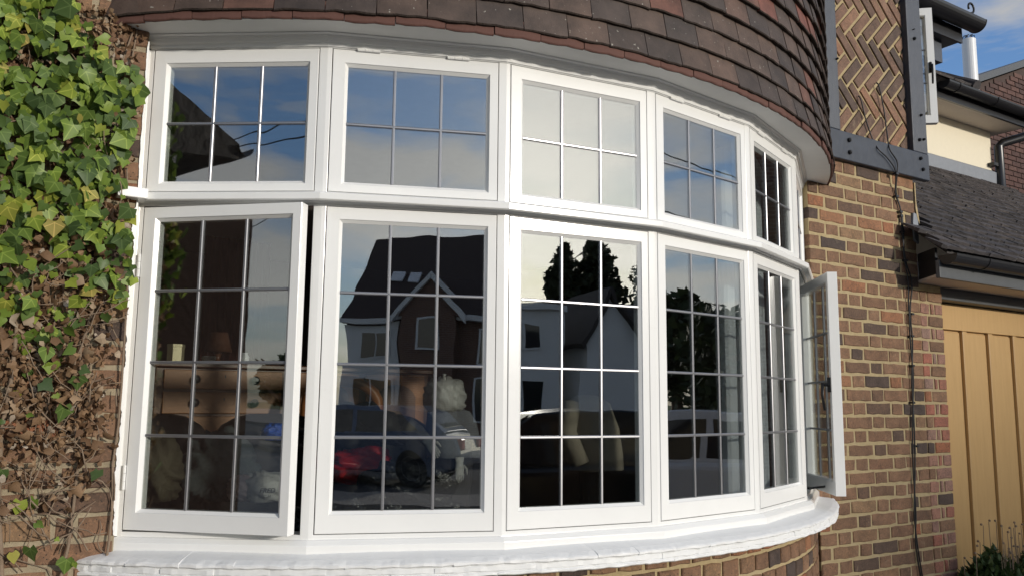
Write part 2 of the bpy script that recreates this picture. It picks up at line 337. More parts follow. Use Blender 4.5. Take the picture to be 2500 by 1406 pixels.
# ------------------------------------------------------------------ bricks
def brickmesh(w, h, d=.05, seed=0, c=.004):
    rd = random.Random(seed); j = lambda s=.0034: rd.uniform(-s, s)
    g = G(); hx, hz = w/2, h/2
    nx = 4 if w > .15 else 2
    top = [(-hx+w*i/nx, hz) for i in range(nx+1)]; bot = [(hx-w*i/nx, -hz) for i in range(nx+1)]
    loop = [(x+j(), z+j()) for x, z in bot+top]
    n = len(loop); cx = lambda p: (p[0]*(1-c*2/w), p[1]*(1-c*2/h))
    front = [(*cx(p)[:1], j(.0012), cx(p)[1]) for p in loop]; mid = [(p[0], c+j(.001), p[1]) for p in loop]; back = [(p[0], d, p[1]) for p in loop]
    g.rings([back, mid, front], True, False); g.f.append(tuple(2*n+i for i in range(n)))
    return g
BM = {}
def bricks(kind, w, h, m, nvar=6, d=.05):
    key = (kind, round(w, 4), m)
    if key not in BM:
        L_ = []
        for s in range(nvar):
            me = brickmesh(w, h, d, seed=s*7+int(w*1000)).mesh('brick'); me.materials.append(mat(m)); fixn(me); L_.append(me)
        BM[key] = L_
    return random.choice(BM[key])
def fixn(me):
    import bmesh
    bm = bmesh.new(); bm.from_mesh(me); bmesh.ops.recalc_face_normals(bm, faces=bm.faces); bm.to_mesh(me); bm.free()
GA = .0765; Z18 = 1.15; BH = .0610; JT = .0145
def course_z(n): return Z18+(18-n)*GA       # bed joint n
def flemish(parent, x0, x1, n0, n1, y, m='brick', edge0=None, edge1=None, shift=0., skip=None):
    """Flemish bond between x0 and x1 for courses n0..n1 (course n lies above bed joint n)"""
    unit = .1025+.215+2*JT
    for n in range(n0, n1+1):
        z = course_z(n)+GA/2
        x = x1 if True else x0
        # laid from the right hand corner to the left: stretcher/header alternate, queen closer on odd courses
        seq = []
        x = x1; k = 0
        first = [('s', .215), ('h', .1025)] if n % 2 else [('h', .1025), ('c', .046), ('s', .215)]
        i = 0
        while x > x0+.02:
            if i < len(first): w_ = first[i][1]
            else:
                w_ = .215 if (i-len(first)) % 2 == (0 if first[-1][0] == 'h' else 1) else .1025
            xa = x-w_
            if xa < x0: xa = x0; w_ = x-xa
            if w_ > .025: seq.append(((x+xa)/2, w_))
            x = xa-JT; i += 1
        for xc, w_ in seq:
            if skip and skip(xc, z): continue
            wk = min((.215, .1025, .046), key=lambda q: abs(q-w_))
            me = bricks('wall', wk, BH, m)
            inst('brick', me, parent, (xc+random.uniform(-.002, .002), y+random.uniform(-.002, .0025), z+random.uniform(-.0015, .0015)),
                 (random.uniform(-.008, .008), random.uniform(-.008, .008), random.uniform(-.006, .006)), (w_/wk, 1, random.uniform(.97, 1.03)))
# right-hand house wall
XR0, XR1 = 3.40, 4.405
rw = thing('brick_wall', 'brown Flemish bond brick wall between the bow window and the garage', 'wall', (3.9, .1, GZ))
G().box(XR0, XR1-.002, .0045, .30, GZ, 2.70).build('mortar', 'mortar', rw)
flemish(rw, XR0, XR1, 1, 38, 0.0)
# left-hand wall behind the ivy
lw_ = thing('brick_wall', 'old brick wall behind the ivy left of the bow window', 'wall', (-1., .1, GZ))
G().box(-3.2, -.012, .0045, .30, GZ, 5.2).build('mortar', 'mortar_old', lw_)
flemish(lw_, -1.10, -.014, -1, 27, 0.0)
# garage pier: redder bricks
pw = thing('brick_pier', 'narrow red brick pier beside the ochre garage door', 'pier', (4.53, .1, GZ))
XP0, XP1 = 4.4185, 4.655
G().box(XP0-.010, XP1-.003, .012, .40, GZ, 1.872).build('mortar', 'mortar', pw)
for n in range(9, 38):
    z = course_z(n)+GA/2
    if z > 1.86: continue
    ws = [.085, .030, .075] if n % 2 else [.062, .150]
    tot = sum(ws)+JT*(len(ws)-1); x = XP0+.002
    k = (XP1-XP0-.002-JT*(len(ws)-1))/sum(ws)
    for w_ in ws:
        w_ *= k; me = bricks('pier', .1025 if w_ > .05 else .046, BH, 'brick_red' if n % 2 or random.random() < .35 else 'brick')
        wk = .1025 if w_ > .05 else .046
        inst('brick', me, pw, (x+w_/2, .006+random.uniform(-.0015, .0015), z), (0, random.uniform(-.006, .006), 0), (w_/wk, 1, 1)); x += w_+JT

# upper wall bodies of the house (behind panels and tiles) and side wall
hb = thing('house_body', 'upper brick and timber storey of the house behind the herringbone panel', 'house', (4., .2, 2.7))
G().box(XR0-.2, 4.50, .035, .32, 2.702, 5.2).build('wall', 'mortar', hb)
G().box(4.12, 4.44, .33, 5., GZ, 5.2).build('side_wall', 'cream_render', hb)
G().box(-3.2, 4.5, 4.8, 5.1, GZ, 5.2).build('rear_wall', 'cream_render', hb)
G().box(-3.2, -2.9, .31, 4.79, GZ, 5.2).build('end_wall', 'cream_render', hb)
G().box(-3.2, 4.5, -.1, 5.1, 5.205, 5.3).build('roof_deck', 'roof_dark', hb)

# ------------------------------------------------------------------ herringbone panel
hp = thing('herringbone_panel', 'herringbone brick panel between black timber posts', 'brick panel', (4.03, .02, 2.69))
PX0, PX1, PZ0, PZ1 = 3.60, 4.40, 2.66, 4.2
G().box(PX0, PX1, .016, .034, PZ0, PZ1).build('mortar', 'mortar', hp)
def clip(poly, ax, val, keep_ge):
    o = []
    for i in range(len(poly)):
        p, q = poly[i], poly[(i+1) % len(poly)]
        ip, iq = (p[ax] >= val) == keep_ge, (q[ax] >= val) == keep_ge
        if ip: o.append(p)
        if ip != iq:
            t_ = (val-p[ax])/(q[ax]-p[ax]); o.append((p[0]+t_*(q[0]-p[0]), p[1]+t_*(q[1]-p[1])))
    return o
U = .0765; jn = .0098; c45 = math.sqrt(.5)
cells = []
for r_ in range(-60, 61):
    for m_ in range(-12, 13):
        x = r_+6*m_; cells.append((x, r_, x+3, r_+1))
        xx = x+3
    for m_ in range(-12, 13):
        # vertical brick in column c = r_: rows c-5+6m .. c-3+6m
        y0 = r_-5+6*m_; cells.append((r_, y0, r_+1, y0+3))
for (a0, b0, a1, b1) in cells:
    pts = [(a0*U+jn, b0*U+jn), (a1*U-jn, b0*U+jn), (a1*U-jn, b1*U-jn), (a0*U+jn, b1*U-jn)]
    P = [(4.02+(x+y)*c45, 3.32+(-x+y)*c45) for x, y in pts]
    if max(p[0] for p in P) < PX0 or min(p[0] for p in P) > PX1 or max(p[1] for p in P) < PZ0 or min(p[1] for p in P) > 3.95: continue
    for ax, val, ge in ((0, PX0+.003, True), (0, PX1-.003, False), (1, PZ0+.003, True), (1, 3.95, False)):
        P = clip(P, ax, val, ge)
        if len(P) < 3: break
    if len(P) < 3: continue
    ar = abs(sum(P[i][0]*P[(i+1) % len(P)][1]-P[(i+1) % len(P)][0]*P[i][1] for i in range(len(P))))/2
    if ar < .0006: continue
    cx_, cz_ = sum(p[0] for p in P)/len(P), sum(p[1] for p in P)/len(P)
    f_ = random.uniform(-.002, .002)
    jt = [(p[0]-cx_+random.uniform(-.002, .002), p[1]-cz_+random.uniform(-.002, .002)) for p in P]
    g = G().rings([[(x, .02, z) for x, z in jt], [(x, .003+f_, z) for x, z in jt], [(x*.95, f_, z*.93) for x, z in jt]], True, False)
    n_ = len(jt); g.f.append(tuple(2*n_+i for i in range(n_)))
    me = g.mesh('brick'); fixn(me); me.materials.append(mat('brick_panel')); inst('brick', me, hp, (cx_, .006, cz_))

# ------------------------------------------------------------------ black timber frame
tf = thing('timber_frame', 'black painted bolted timber posts and beam around the herringbone panel', 'timber frame', (4.1, 0, 2.52))
G().box(3.56, 4.532, -.035, .006, 2.522, 2.692).build('beam', 'timber_beam', tf, bevel=.005)
G().box(4.383, 4.534, -.030, .034, 2.694, 4.3).build('post', 'timber', tf, bevel=.005)
G().box(3.53, 3.672, -.030, .034, 2.694, 4.3).build('post', 'timber', tf, bevel=.005)
for (x, z, r_) in [(3.735, 2.645, .016), (3.735, 2.572, .016), (4.437, 2.652, .014), (4.457, 2.585, .014), (4.445, 2.775, .013), (4.49, 2.785, .010), (4.475, 2.94, .010), (4.45, 3.44, .013), (4.445, 3.50, .005), (3.66, 3.12, .008)]:
    yb = -.036 if z < 2.69 else -.031
    G().lathe([(r_*.85, .004), (r_*.85, -.008), (r_*.7, -.011), (r_*.5, -.011), (r_*.45, -.014), (r_*.35, -.015)], (x, yb, z), 8, 'y').build('bolt', 'black_iron', tf)

# ------------------------------------------------------------------ bow window
bay = thing('bow_window', 'white painted six-sided bow window with leaded casements', 'window', (1.7, -.3, .6))
OT0, OT1, OB0, OB1 = 1.8554, 2.2604, .7761, 1.7142      # glass openings
ST0, ST1, SB0, SB1 = 1.818, 2.3175, .707, 1.766          # casement outlines
S0, S1, M0, M1 = .018, .592, .0705, .5517
WP = 'white_paint'
# frame: head, transom rail, bottom rail, corner posts, moulding
sweep(G(), [(-.075, 2.320), (0, 2.320), (0, 2.364), (-.075, 2.364)]).build('head_rail', WP, bay, bevel=.0015)
sweep(G(), [(-.075, 1.7685), (-.001, 1.7685), (-.001, 1.8155), (-.075, 1.8155)]).build('transom_rail', WP, bay)
sweep(G(), [(0.0, 1.790), (.004, 1.776), (.013, 1.774), (.016, 1.781), (.036, 1.781), (.040, 1.777), (.046, 1.781), (.046, 1.801), (.040, 1.806), (0.0, 1.8165)]).build('transom_moulding', WP, bay, bevel=.001)
sweep(G(), [(-.075, .664), (-.001, .664), (-.001, .7045), (-.075, .7045)]).build('bottom_rail', WP, bay)
sweep(G(), [(-.06, .650), (.030, .650), (.030, .6755), (.014, .690), (.0015, .690), (-.06, .690)]).build('subsill', WP, bay, bevel=.002)
sweep(G(), [(0, 2.3235), (.005, 2.3235), (.007, 2.330), (.007, 2.335), (.013, 2.340), (.017, 2.349), (.018, 2.354), (.022, 2.354), (.023, 2.358), (.030, 2.362), (.031, 2.3645), (0, 2.3645)]).build('cornice_moulding', WP, bay)
def frame2(i):
    a, b_ = V[i], V[i+1]; e = (b_-a).normalized(); return a, e, Vector((e.y, -e.x))
for i in range(7):
    pts = []
    if i > 0:
        a, e, n = frame2(i-1); p = a+e*(S1+.0028); pts += [p-n*.0012]
    pts.append(off(i, -.0012))
    if i < 6:
        a, e, n = frame2(i); p2 = a+e*(S0-.0028); pts += [p2-n*.0012]
    if i == 0: pts = [Vector((-.045, .06)), V[0]+Vector((-.030, -.012))]+pts
    if i == 6: pts = pts+[V[6]+Vector((.02, -.012)), Vector((3.45, .06))]
    back = [off(i, -.07)]
    if i == 0: back = [Vector((.04, .12)), Vector((-.045, .12))]
    elif i == 6: back = [Vector((3.45, .12)), Vector((3.37, .12))]
    else:
        a, e, n = frame2(i); a0, e0, n0 = frame2(i-1); back = [a+e*(S0-.003)-n*.07, a0+e0*(S1+.003)-n0*.07]
    G().prism([tuple(p) for p in pts+back], .6905, 2.3195).build('corner_post', WP, bay, bevel=.0015)
def casement(name, o, e, W, z0, z1, ml, mr, oz0, oz1, cols, rows, parent, label=None, inner_handle=False, hinges=None):
    """o: 2D corner on the outer face, e: 2D direction along the casement"""
    e = Vector(e).normalized(); n = Vector((e.y, -e.x)); o = Vector(o)
    P = lambda u, d, z: (*(o+e*u+n*d), z)
    def loop(il, ir, ib, it, d): return [P(il, d, z0+ib), P(W-ir, d, z0+ib), P(W-ir, d, z1-it), P(il, d, z1-it)]
    lo, ro, bo, to = ml, W-mr, oz0-z0, z1-oz1; ro = W-mr; rr = W-(W-mr) if False else mr
    g = G(); bv = .011; th = .046
    seq = [loop(.0, .0, .0, .0, -th), loop(0, 0, 0, 0, -.0015), loop(.0015, .0015, .0015, .0015, 0), loop(ml-bv, mr-bv, bo-bv, to-bv, 0), loop(ml-bv+.001, mr-bv+.001, bo-bv+.001, to-bv+.001, -.003), loop(ml, mr, bo, to, -.013), loop(ml, mr, bo, to, -th+.006), loop(ml-.006, mr-.006, bo-.006, to-.006, -th)]
    k = len(g.v)
    for s in seq: g.v += [tuple(map(float, p)) for p in s]
    for i in range(len(seq)):
        j2 = (i+1) % len(seq)
        for q in range(4):
            a_, b_ = i*4+q, i*4+(q+1) % 4; g.f.append((a_, b_, j2*4+(q+1) % 4, j2*4+q))
    c = g.build(name, WP, parent)
    if label: c['label'] = label
    # leaded lights
    x0, x1, y0, y1 = ml-.003, W-mr+.003, oz0-.003, oz1+.003
    cw, chh = (x1-x0)/cols, (y1-y0)/rows
    for ix in range(cols):
        for iz in range(rows):
            gg = G(); t0, t1 = random.uniform(-1, 1)*.00028, random.uniform(-1, 1)*.00028
            u0, u1, w0, w1 = x0+ix*cw, x0+(ix+1)*cw, y0+iz*chh, y0+(iz+1)*chh
            gp = []
            for dd in (-.0135, -.0175):
                gp.append([P(u0+.001, dd+t0, w0+.001), P(u1-.001, dd-t0, w0+.001), P(u1-.001, dd-t0+t1, w1-.001), P(u0+.001, dd+t0+t1, w1-.001)])
            gg.rings(gp); gg.build('glass_pane', 'window_glass', c)
    hw = .0050
    def bar(pa, pb, horiz):
        gg = G(); rs = []
        for (u, z) in (pa, pb):
            ring = []
            for (s_, d_) in ((-hw, -.0135), (-hw, -.0115), (-hw*.5, -.0098), (hw*.5, -.0098), (hw, -.0115), (hw, -.0135), (hw, -.0195), (hw*.5, -.0215), (-hw*.5, -.0215), (-hw, -.0195)):
                ring.append(P(u, d_, z+s_) if horiz else P(u+s_, d_, z))
            rs.append(ring)
        gg.rings(rs).build('lead_came', 'lead', c, smooth=False)
    for k_ in range(1, cols): bar((x0+k_*cw, y0+.003), (x0+k_*cw, y1-.003), False)
    for k_ in range(1, rows): bar((x0+.003, y0+k_*chh), (x1-.003, y0+k_*chh), True)
    for (hu, hz, vert) in (hinges or []):
        gg = G()
        for q in (-1, 0, 1):
            L_ = .026
            pa = P(hu, .004, hz+q*L_-.0125) if vert else P(hu+q*L_-.0125, .004, hz); pb = P(hu, .004, hz+q*L_+.0125) if vert else P(hu+q*L_+.0125, .004, hz)
            gg.tube([pa, pb], .0055, 8)
        gg.build('hinge', WP, c, smooth=False)
    if inner_handle:
        zc = (oz0+oz1)/2-.02; u_ = inner_handle
        gg = G().tube([P(u_, -th-.004, zc+.035), P(u_, -th-.004, zc-.035)], .010, 8)
        gg.tube([P(u_, -th-.002, zc), P(u_, -th-.035, zc)], .008, 8); gg.tube([P(u_, -th-.035, zc+.01), P(u_, -th-.038, zc-.05), P(u_, -th-.03, zc-.12)], [.008, .007, .006], 8)
        gg.build('handle', 'black_iron', c, smooth=True)
    return c
for i in range(6):
    a, e, n = frame2(i); W = S1-S0
    hs = [(.12, SB0*0+ST1+.001, False), (.43, ST1+.001, False)]
    casement('top_casement', a+e*S0, e, W, ST0, ST1, M0-S0, S1-M1, OT0, OT1, 3, 2, bay, hinges=hs if i in (1, 3, 4) else None)
    if i == 0:
        ang = R(-7.5); e2 = Vector((math.cos(ang)*e.x-math.sin(ang)*e.y, math.sin(ang)*e.x+math.cos(ang)*e.y))
        casement('casement', a+e*S0+n*.001, e2, W-.008, SB0+.004, SB1-.004, M0-S0, S1-M1, OB0, OB1, 3, 4, bay, 'leftmost casement standing slightly open', hinges=[(-.004, 1.565, True), (-.004, .875, True)])
    elif i == 5:
        # hinged on the wall side and swung out: local u runs from the free edge to the hinge
        ang = R(17); d_ = -e; d2 = Vector((math.cos(ang)*d_.x-math.sin(ang)*d_.y, math.sin(ang)*d_.x+math.cos(ang)*d_.y))
        h = a+e*S1+n*.002; free = h+d2*W
        casement('casement', free, -d2, W, SB0+.004, SB1-.004, S1-M1, M0-S0, OB0, OB1, 3, 4, bay, 'open casement swung out beside the brick wall', inner_handle=.022)
        g = G(); q = free-d2*.22+Vector((d2.y, -d2.x))*0
        st = a+e*.10; g.tube([(st.x, st.y, .735), ((st.x+q.x)/2+.02, (st.y+q.y)/2, .737), (q.x, q.y, .74)], .006, 6)
        g.tube([(q.x, q.y, .755), (q.x, q.y, .725)], .012, 8)
        g.build('casement_stay', 'black_iron', bay)
    else:
        casement('casement', a+e*S0, e, W, SB0, SB1, M0-S0, S1-M1, OB0, OB1, 3, 4, bay, inner_handle=None)
G().box(-.080, .012, -.045, .03, 1.777, 1.812).build('transom_horn', WP, bay, bevel=.003)
# soffit: flat painted board, curved outer edge
RS = 2.622
g = G(); na = 60; ae = arc_end(RS, .03); ring_t, ring_b = [], []
inner = [arc(2.40, -ae*1.0+2*ae*k/na) for k in range(na+1)]; outer = [arc(RS+flare(-ae+2*ae*k/na), -ae+2*ae*k/na) for k in range(na+1)]
g.rings([[(*inner[k], 2.3655), (*outer[k], 2.3655), (*outer[k], 2.385), (*inner[k], 2.385)] for k in range(na+1)]).build('soffit', 'soffit_paint', bay)
# brick plinth below the sill
RP = 2.515; ape = arc_end(RP, .0)
pl = thing('bow_plinth', 'curved brick plinth under the white window sill', 'wall', (1.7, -.3, GZ))
g = G(); na = 60
g.rings([[(*arc(RP-.008, -ape+2*ape*k/na), GZ), (*arc(RP-.008, -ape+2*ape*k/na), .578), (*arc(2.22, -ape+2*ape*k/na), .578), (*arc(2.22, -ape+2*ape*k/na), GZ)] for k in range(na+1)]).build('mortar', 'mortar', pl)
for n in range(25, 32):
    z = course_z(n)+GA/2
    if z+BH/2 > .62: continue
    st = (.1025+JT)/RP; a_ = -ape+.02+(st*.5 if n % 2 else 0)
    while a_ < ape-.01:
        x, y = arc(RP, a_); me = bricks('plinth', .1025, BH, 'brick')
        inst('brick', me, pl, (x, y, z), (0, random.uniform(-.008, .008), a_), (1, 1, random.uniform(.97, 1.03))); a_ += st
# sill: two layers of creasing tiles, thickly painted
sill = G(); RSI = 2.62; asi = arc_end(RSI, -.0)
na = 96; rs = []
for k in range(na+1):
    a_ = -asi+2*asi*k/na; rs.append([(*arc(2.30, a_), .584), (*arc(RSI-.035, a_), .584), (*arc(RSI-.03, a_), .622), (*arc(2.30, a_), .668)])
sill_o = sill.rings(rs).build('window_sill', 'masonry_paint', bay)
def silltile(a0, a1, r_in, r_out, zi, zo, th, seed, nseg=9):
    rd = random.Random(seed); g = G(); rs = []
    ph = [rd.uniform(0, 6) for _ in range(4)]
    for k in range(nseg+1):
        t_ = k/nseg; a_ = a0+(a1-a0)*t_
        ed = 1 if 0 < k < nseg else 0
        ro = r_out+.0012*math.sin(7*t_+ph[0])+rd.uniform(-.0011, .0011)-(0 if ed else .0012)
        zz = zo+.0012*math.sin(9*t_+ph[1])+rd.uniform(-.0008, .0008); zb = zo-th+.0010*math.sin(11*t_+ph[2])+rd.uniform(-.0010, .0010)
        zi_ = zi-(0 if ed else .0003); zz -= 0 if ed else .0007
        rs.append([(*arc(r_in, a_), zi_-th), (*arc(ro-.006, a_), zb), (*arc(ro, a_), zb+.004), (*arc(ro+rd.uniform(-.001, .001), a_), zz-.004), (*arc(ro-.006, a_), zz), (*arc(ro-.03, a_), zo+(zi-zo)*.2), (*arc(r_in, a_), zi_)])
    return g.rings(rs)
for (k, a0_, r_o, zi0, zo0, th0, jr, jz) in ((0, .0, RSI, .6725, .634, .0150, .0008, .0004), (100, .05, RSI-.005, .656, .6195, .0220, .0006, .0003), (200, .02, RSI-.003, .636, .5985, .0140, .0012, .0006)):
    a_ = -asi
    while a_ < asi-.004:
        a1 = min(asi, a_+(.166 if a_ > -asi else .166-a0_)/RSI*random.uniform(.97, 1.03))
        silltile(a_-.00005, a1+.00005, 2.42, r_o+random.uniform(-jr, jr), zi0, zo0+random.uniform(-jz, jz), th0, k).build('sill_tile', 'masonry_paint', sill_o); a_ = a1; k += 1
# brushed paint that strays onto the brick along the left jamb
g = G(); zz = np.linspace(.70, 2.33, 260); rd = random.Random(3); ww = []
for z_ in zz: ww.append(.0015+(.0045*(1+math.sin(z_*23+math.sin(z_*57)))+.003*rd.random())*(1 if z_ < 1.75 else .3))
for k in range(len(zz)-1):
    g.add([(-.011, -.0035, zz[k]), (-.013-ww[k], -.0035, zz[k]), (-.013-ww[k+1], -.0035, zz[k+1]), (-.011, -.0035, zz[k+1]), (-.011, .006, zz[k]), (-.013-ww[k], .006, zz[k]), (-.013-ww[k+1], .006, zz[k+1]), (-.011, .006, zz[k+1])], [(0, 1, 2, 3), (1, 5, 6, 2)])
g.build('paint_smear', WP, bay)

# ------------------------------------------------------------------ tile hanging on the bow
th_ = thing('tile_hanging', 'dark brown clay tiles hung in curved rows above the bow window', 'tile hanging', (1.7, -.3, 2.38))
g = G(); ate = arc_end(2.575, .03)
g.rings([[(*arc(2.575-.0, -ate+2*ate*k/50), 2.386), (*arc(2.545, -ate+2*ate*k/50), 2.6), (*arc(2.52, -ate+2*ate*k/50), 4.0), (*arc(2.3, -ate+2*ate*k/50), 4.0), (*arc(2.3, -ate+2*ate*k/50), 2.386)] for k in range(51)]).build('backing', 'tile_under', th_)
TW, TG, TL = .1665, .0985, .20
def tilemesh(seed, w=TW-.003, l=TL, t_=.015):
    rd = random.Random(seed); g = G(); n = 5; rs = []
    lowz = [rd.uniform(-.003, .003) for _ in range(n+1)]; cam_ = rd.uniform(.001, .004)
    for i in range(n+1):
        x = -w/2+w*i/n; c_ = cam_*(1-(2*i/n-1)**2)
        rs.append([(x, 0+c_*0, l), (x, -t_*.9-c_, l), (x, -t_-c_, .004+lowz[i]), (x, -t_*.75-c_, lowz[i]), (x, -.001, lowz[i]+rd.uniform(0, .003))])
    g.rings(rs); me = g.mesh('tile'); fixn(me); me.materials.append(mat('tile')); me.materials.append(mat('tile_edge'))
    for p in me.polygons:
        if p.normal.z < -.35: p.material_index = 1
    return me
TM = [tilemesh(s) for s in range(9)]
row = 0; z = 2.384
while row < 12:
    rr = 2.634 if row == 0 else (2.625 if row == 1 else 2.618)
    aet = arc_end(rr, .012); st = TW/rr
    a_ = -aet+(st*.5 if row % 2 else 0.0)
    while a_ < aet+st*.3:
        am = min(max(a_, -aet+st*.25), aet-st*.25)
        x, y = arc(rr-.004+flare(am), am); tilt = R(12.5) if row == 0 else R(11.0)
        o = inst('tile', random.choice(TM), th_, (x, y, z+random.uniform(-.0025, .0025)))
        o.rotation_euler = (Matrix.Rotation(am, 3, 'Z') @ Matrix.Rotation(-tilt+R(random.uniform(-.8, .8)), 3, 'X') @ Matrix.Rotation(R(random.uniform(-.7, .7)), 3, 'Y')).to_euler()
        a_ += st
    z += TG; row += 1
# short red undercourse that shows below the first row
a_ = -arc_end(2.632, .01)+.02; k = 0
while a_ < arc_end(2.632, .01):
    x, y = arc(2.623+flare(a_)+random.uniform(-.003, .003), a_)
    me = TM[k % 9].copy() if k == 0 else ME_U
    if k == 0:
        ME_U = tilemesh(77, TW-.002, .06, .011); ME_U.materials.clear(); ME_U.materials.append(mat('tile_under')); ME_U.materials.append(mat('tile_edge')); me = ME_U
    inst('eaves_tile', me, th_, (x, y, 2.3615+random.uniform(-.002, .002)), (0, 0, a_)); a_ += TW/2.62; k += 1

# ------------------------------------------------------------------ cable on the right wall
def wallpt(px, py, Y):
    d = fw+r2*((px-1250)/FPX)-u2*((py-703)/FPX); s = (Y-CY)/d.y; return Vector((CX, CY, CZ))+d*s
cb = thing('wall_cable', 'thin black cable clipped down the brick wall right of the window', 'cable', (4.3, 0, 0))
def cable(pts, r=.0042):
    P = [wallpt(x, y, Y) for x, y, Y in pts]; out_ = []
    for i in range(len(P)-1):
        for s in range(6):
            t_ = s/6; p0, p1, p2, p3 = P[max(i-1, 0)], P[i], P[i+1], P[min(i+2, len(P)-1)]
            out_.append(.5*((2*p1)+(-p0+p2)*t_+(2*p0-5*p1+4*p2-p3)*t_*t_+(-p0+3*p1-3*p2+p3)*t_**3))
    out_.append(P[-1]); G().tube(out_, r, 6).build('strand', 'black_cable', cb, smooth=True)
cable([(2138, 203, .0), (2146, 212, -.012), (2158, 270, -.012), (2166, 330, -.012), (2172, 365, -.045), (2190, 395, -.047), (2190, 425, -.042), (2188, 470, -.012), (2200, 520, -.012), (2202, 570, -.012), (2212, 640, -.012), (2226, 690, -.012), (2222, 760, -.012), (2228, 840, -.012), (2226, 930, -.012), (2232, 1040, -.012), (2234, 1150, -.012), (2232, 1250, -.012), (2240, 1330, -.012), (2252, 1406, -.012)])
cable([(2095, 235, .0), (2102, 245, -.012), (2113, 290, -.012), (2130, 340, -.012), (2145, 366, -.045), (2165, 385, -.047), (2184, 412, -.047), (2187, 440, -.03), (2186, 475, -.012), (2198, 510, -.012), (2206, 570, -.012), (2206, 620, -.012), (2216, 680, -.012), (2219, 760, -.012), (2224, 850, -.012), (2230, 930, -.012), (2228, 1040, -.012), (2230, 1150, -.012), (2236, 1250, -.012), (2236, 1330, -.012), (2248, 1406, -.012)])
for (x, y) in [(2188, 425), (2188, 480), (2198, 518), (2199, 528), (2203, 567), (2211, 636), (2222, 703), (2226, 766), (2226, 820), (2227, 892), (2228, 982), (2238, 1088)]:
    p = wallpt(x, y, -.012 if y > 440 else -.045); G().box(p.x-.012, p.x+.012, p.y-.010, p.y+.016, p.z-.006, p.z+.006).build('clip', 'black_plastic', cb)

# ------------------------------------------------------------------ garage
GX1 = 8.0
ga = thing('garage', 'low garage with dark tiled lean-to roof and black gutter right of the house', 'garage', (6.2, .2, GZ))
G().box(4.662, GX1, .03, .32, 1.80, 1.872).build('lintel', 'fascia_grey', ga, bevel=.004)
G().prism([(4.402, -.002), (4.262, -.195), (GX1, -.195), (GX1, .33), (4.43, .33), (4.43, -.002)], 1.875, 1.890).build('soffit', 'pale_soffit', ga)
G().box(4.262, GX1, -.222, -.1965, 1.868, 1.972).build('fascia', 'fascia_grey', ga, bevel=.003)
G().prism([(4.403, -.002), (4.275, -.19), (4.30, -.19), (4.425, -.002)], 1.892, 2.05).build('barge_end', 'black_plastic', ga)
gu = G(); prof = [(.056*math.cos(t), .056*math.sin(t)) for t in np.linspace(math.pi, 2*math.pi, 13)]; prof += [(.052*math.cos(t), .052*math.sin(t)) for t in np.linspace(2*math.pi, math.pi, 13)]
gutter = gu.rings([[(x, -.268+a, 1.998+b_) for a, b_ in prof] for x in (4.275, GX1)]).build('gutter', 'black_plastic', ga, smooth=False)
pe = [(.058*math.cos(t), .058*math.sin(t)) for t in np.linspace(math.pi, 2*math.pi, 15)]
G().prism_x([(-.268+a, 1.998+b_) for a, b_ in pe], 4.270, 4.279).build('end_cap', 'black_plastic', gutter)
for x in (4.62, 6.2): 
    pr = [(.0605*math.cos(t), .0605*math.sin(t)) for t in np.linspace(math.pi, 2*math.pi, 13)]+[(.0575*math.cos(t), .0575*math.sin(t)) for t in np.linspace(2*math.pi, math.pi, 13)]
    G().prism_x([(-.268+a, 1.998+b_) for a, b_ in pr], x, x+.018).build('gutter_bracket', 'black_plastic', gutter)
# roof slope
PT = R(40); ry0, rz0 = -.262, 2.035; SL = (1.19-ry0)/math.cos(PT)
roof_b = G(); tn = math.tan(PT)
roof_b.rings([[(x, ry0+.03, rz0-.045+.03*tn), (x, 1.19, rz0+(1.19-ry0)*tn-.045), (x, 1.19, rz0+(1.19-ry0)*tn-.022), (x, ry0+.03, rz0-.022+.03*tn)] for x in (4.445, GX1)])
roof = roof_b.build('roof', 'roof_dark', ga)
G().rings([[(x, ry0+.03, rz0-.045+.03*tn), (x, -.006, rz0+(-.006-ry0)*tn-.045), (x, -.006, rz0+(-.006-ry0)*tn-.022), (x, ry0+.03, rz0-.022+.03*tn)] for x in (4.33, 4.4445)]).build('roof_edge', 'roof_dark', ga)
gt = []
def gtile(seed):
    rd = random.Random(seed); g = G(); n = 4; rs = []; w_ = .162; l_ = .125
    for i in range(n+1):
        x = -w_/2+w_*i/n; q = rd.uniform(-.003, .003); h_ = rd.uniform(-.0015, .0015)
        q *= 2.2; rs.append([(x, l_, 0), (x, l_, .012), (x, q, .022+h_*2.5), (x, q, .001)])
    g.rings(rs); me = g.mesh('roof_tile'); fixn(me); me.materials.append(mat('tile_garage')); return me
GTM = [gtile(s) for s in range(6)]
s_ = 0.; row = 0; TGg = .088
while s_ < SL-.05:
    x = 4.305+(.08 if row % 2 else 0)
    yy, zz_ = ry0+s_*math.cos(PT), rz0+s_*math.sin(PT)
    while x < GX1-.08:
        if not (yy > -.09 and x < 4.53): gt.append((x, yy, zz_, row))
        x += .166
    s_ += TGg; row += 1
gt.sort(key=lambda p: (p[0]-CX)**2+(p[1]-CY)**2)
stuff = G()
for k, (x, y, z, row) in enumerate(gt):
    rot = (PT-R(5.5)+R(random.uniform(-1.6, 1.6)), R(random.uniform(-.8, .8)), R(random.uniform(-.8, .8)))
    if k < 298: inst('roof_tile', random.choice(GTM), roof, (x, y, z-.004), rot)
    else:
        Mx = Matrix.Translation((x, y, z-.004)) @ (Matrix.Rotation(rot[2], 4, 'Z') @ Matrix.Rotation(rot[1], 4, 'Y') @ Matrix.Rotation(rot[0], 4, 'X'))
        me = GTM[k % 6]; stuff.add([Mx @ v.co for v in me.vertices], [tuple(p.vertices) for p in me.polygons])
stuff.build('far_roof_tiles', 'tile_garage', roof, fix=False)['kind'] = 'stuff'
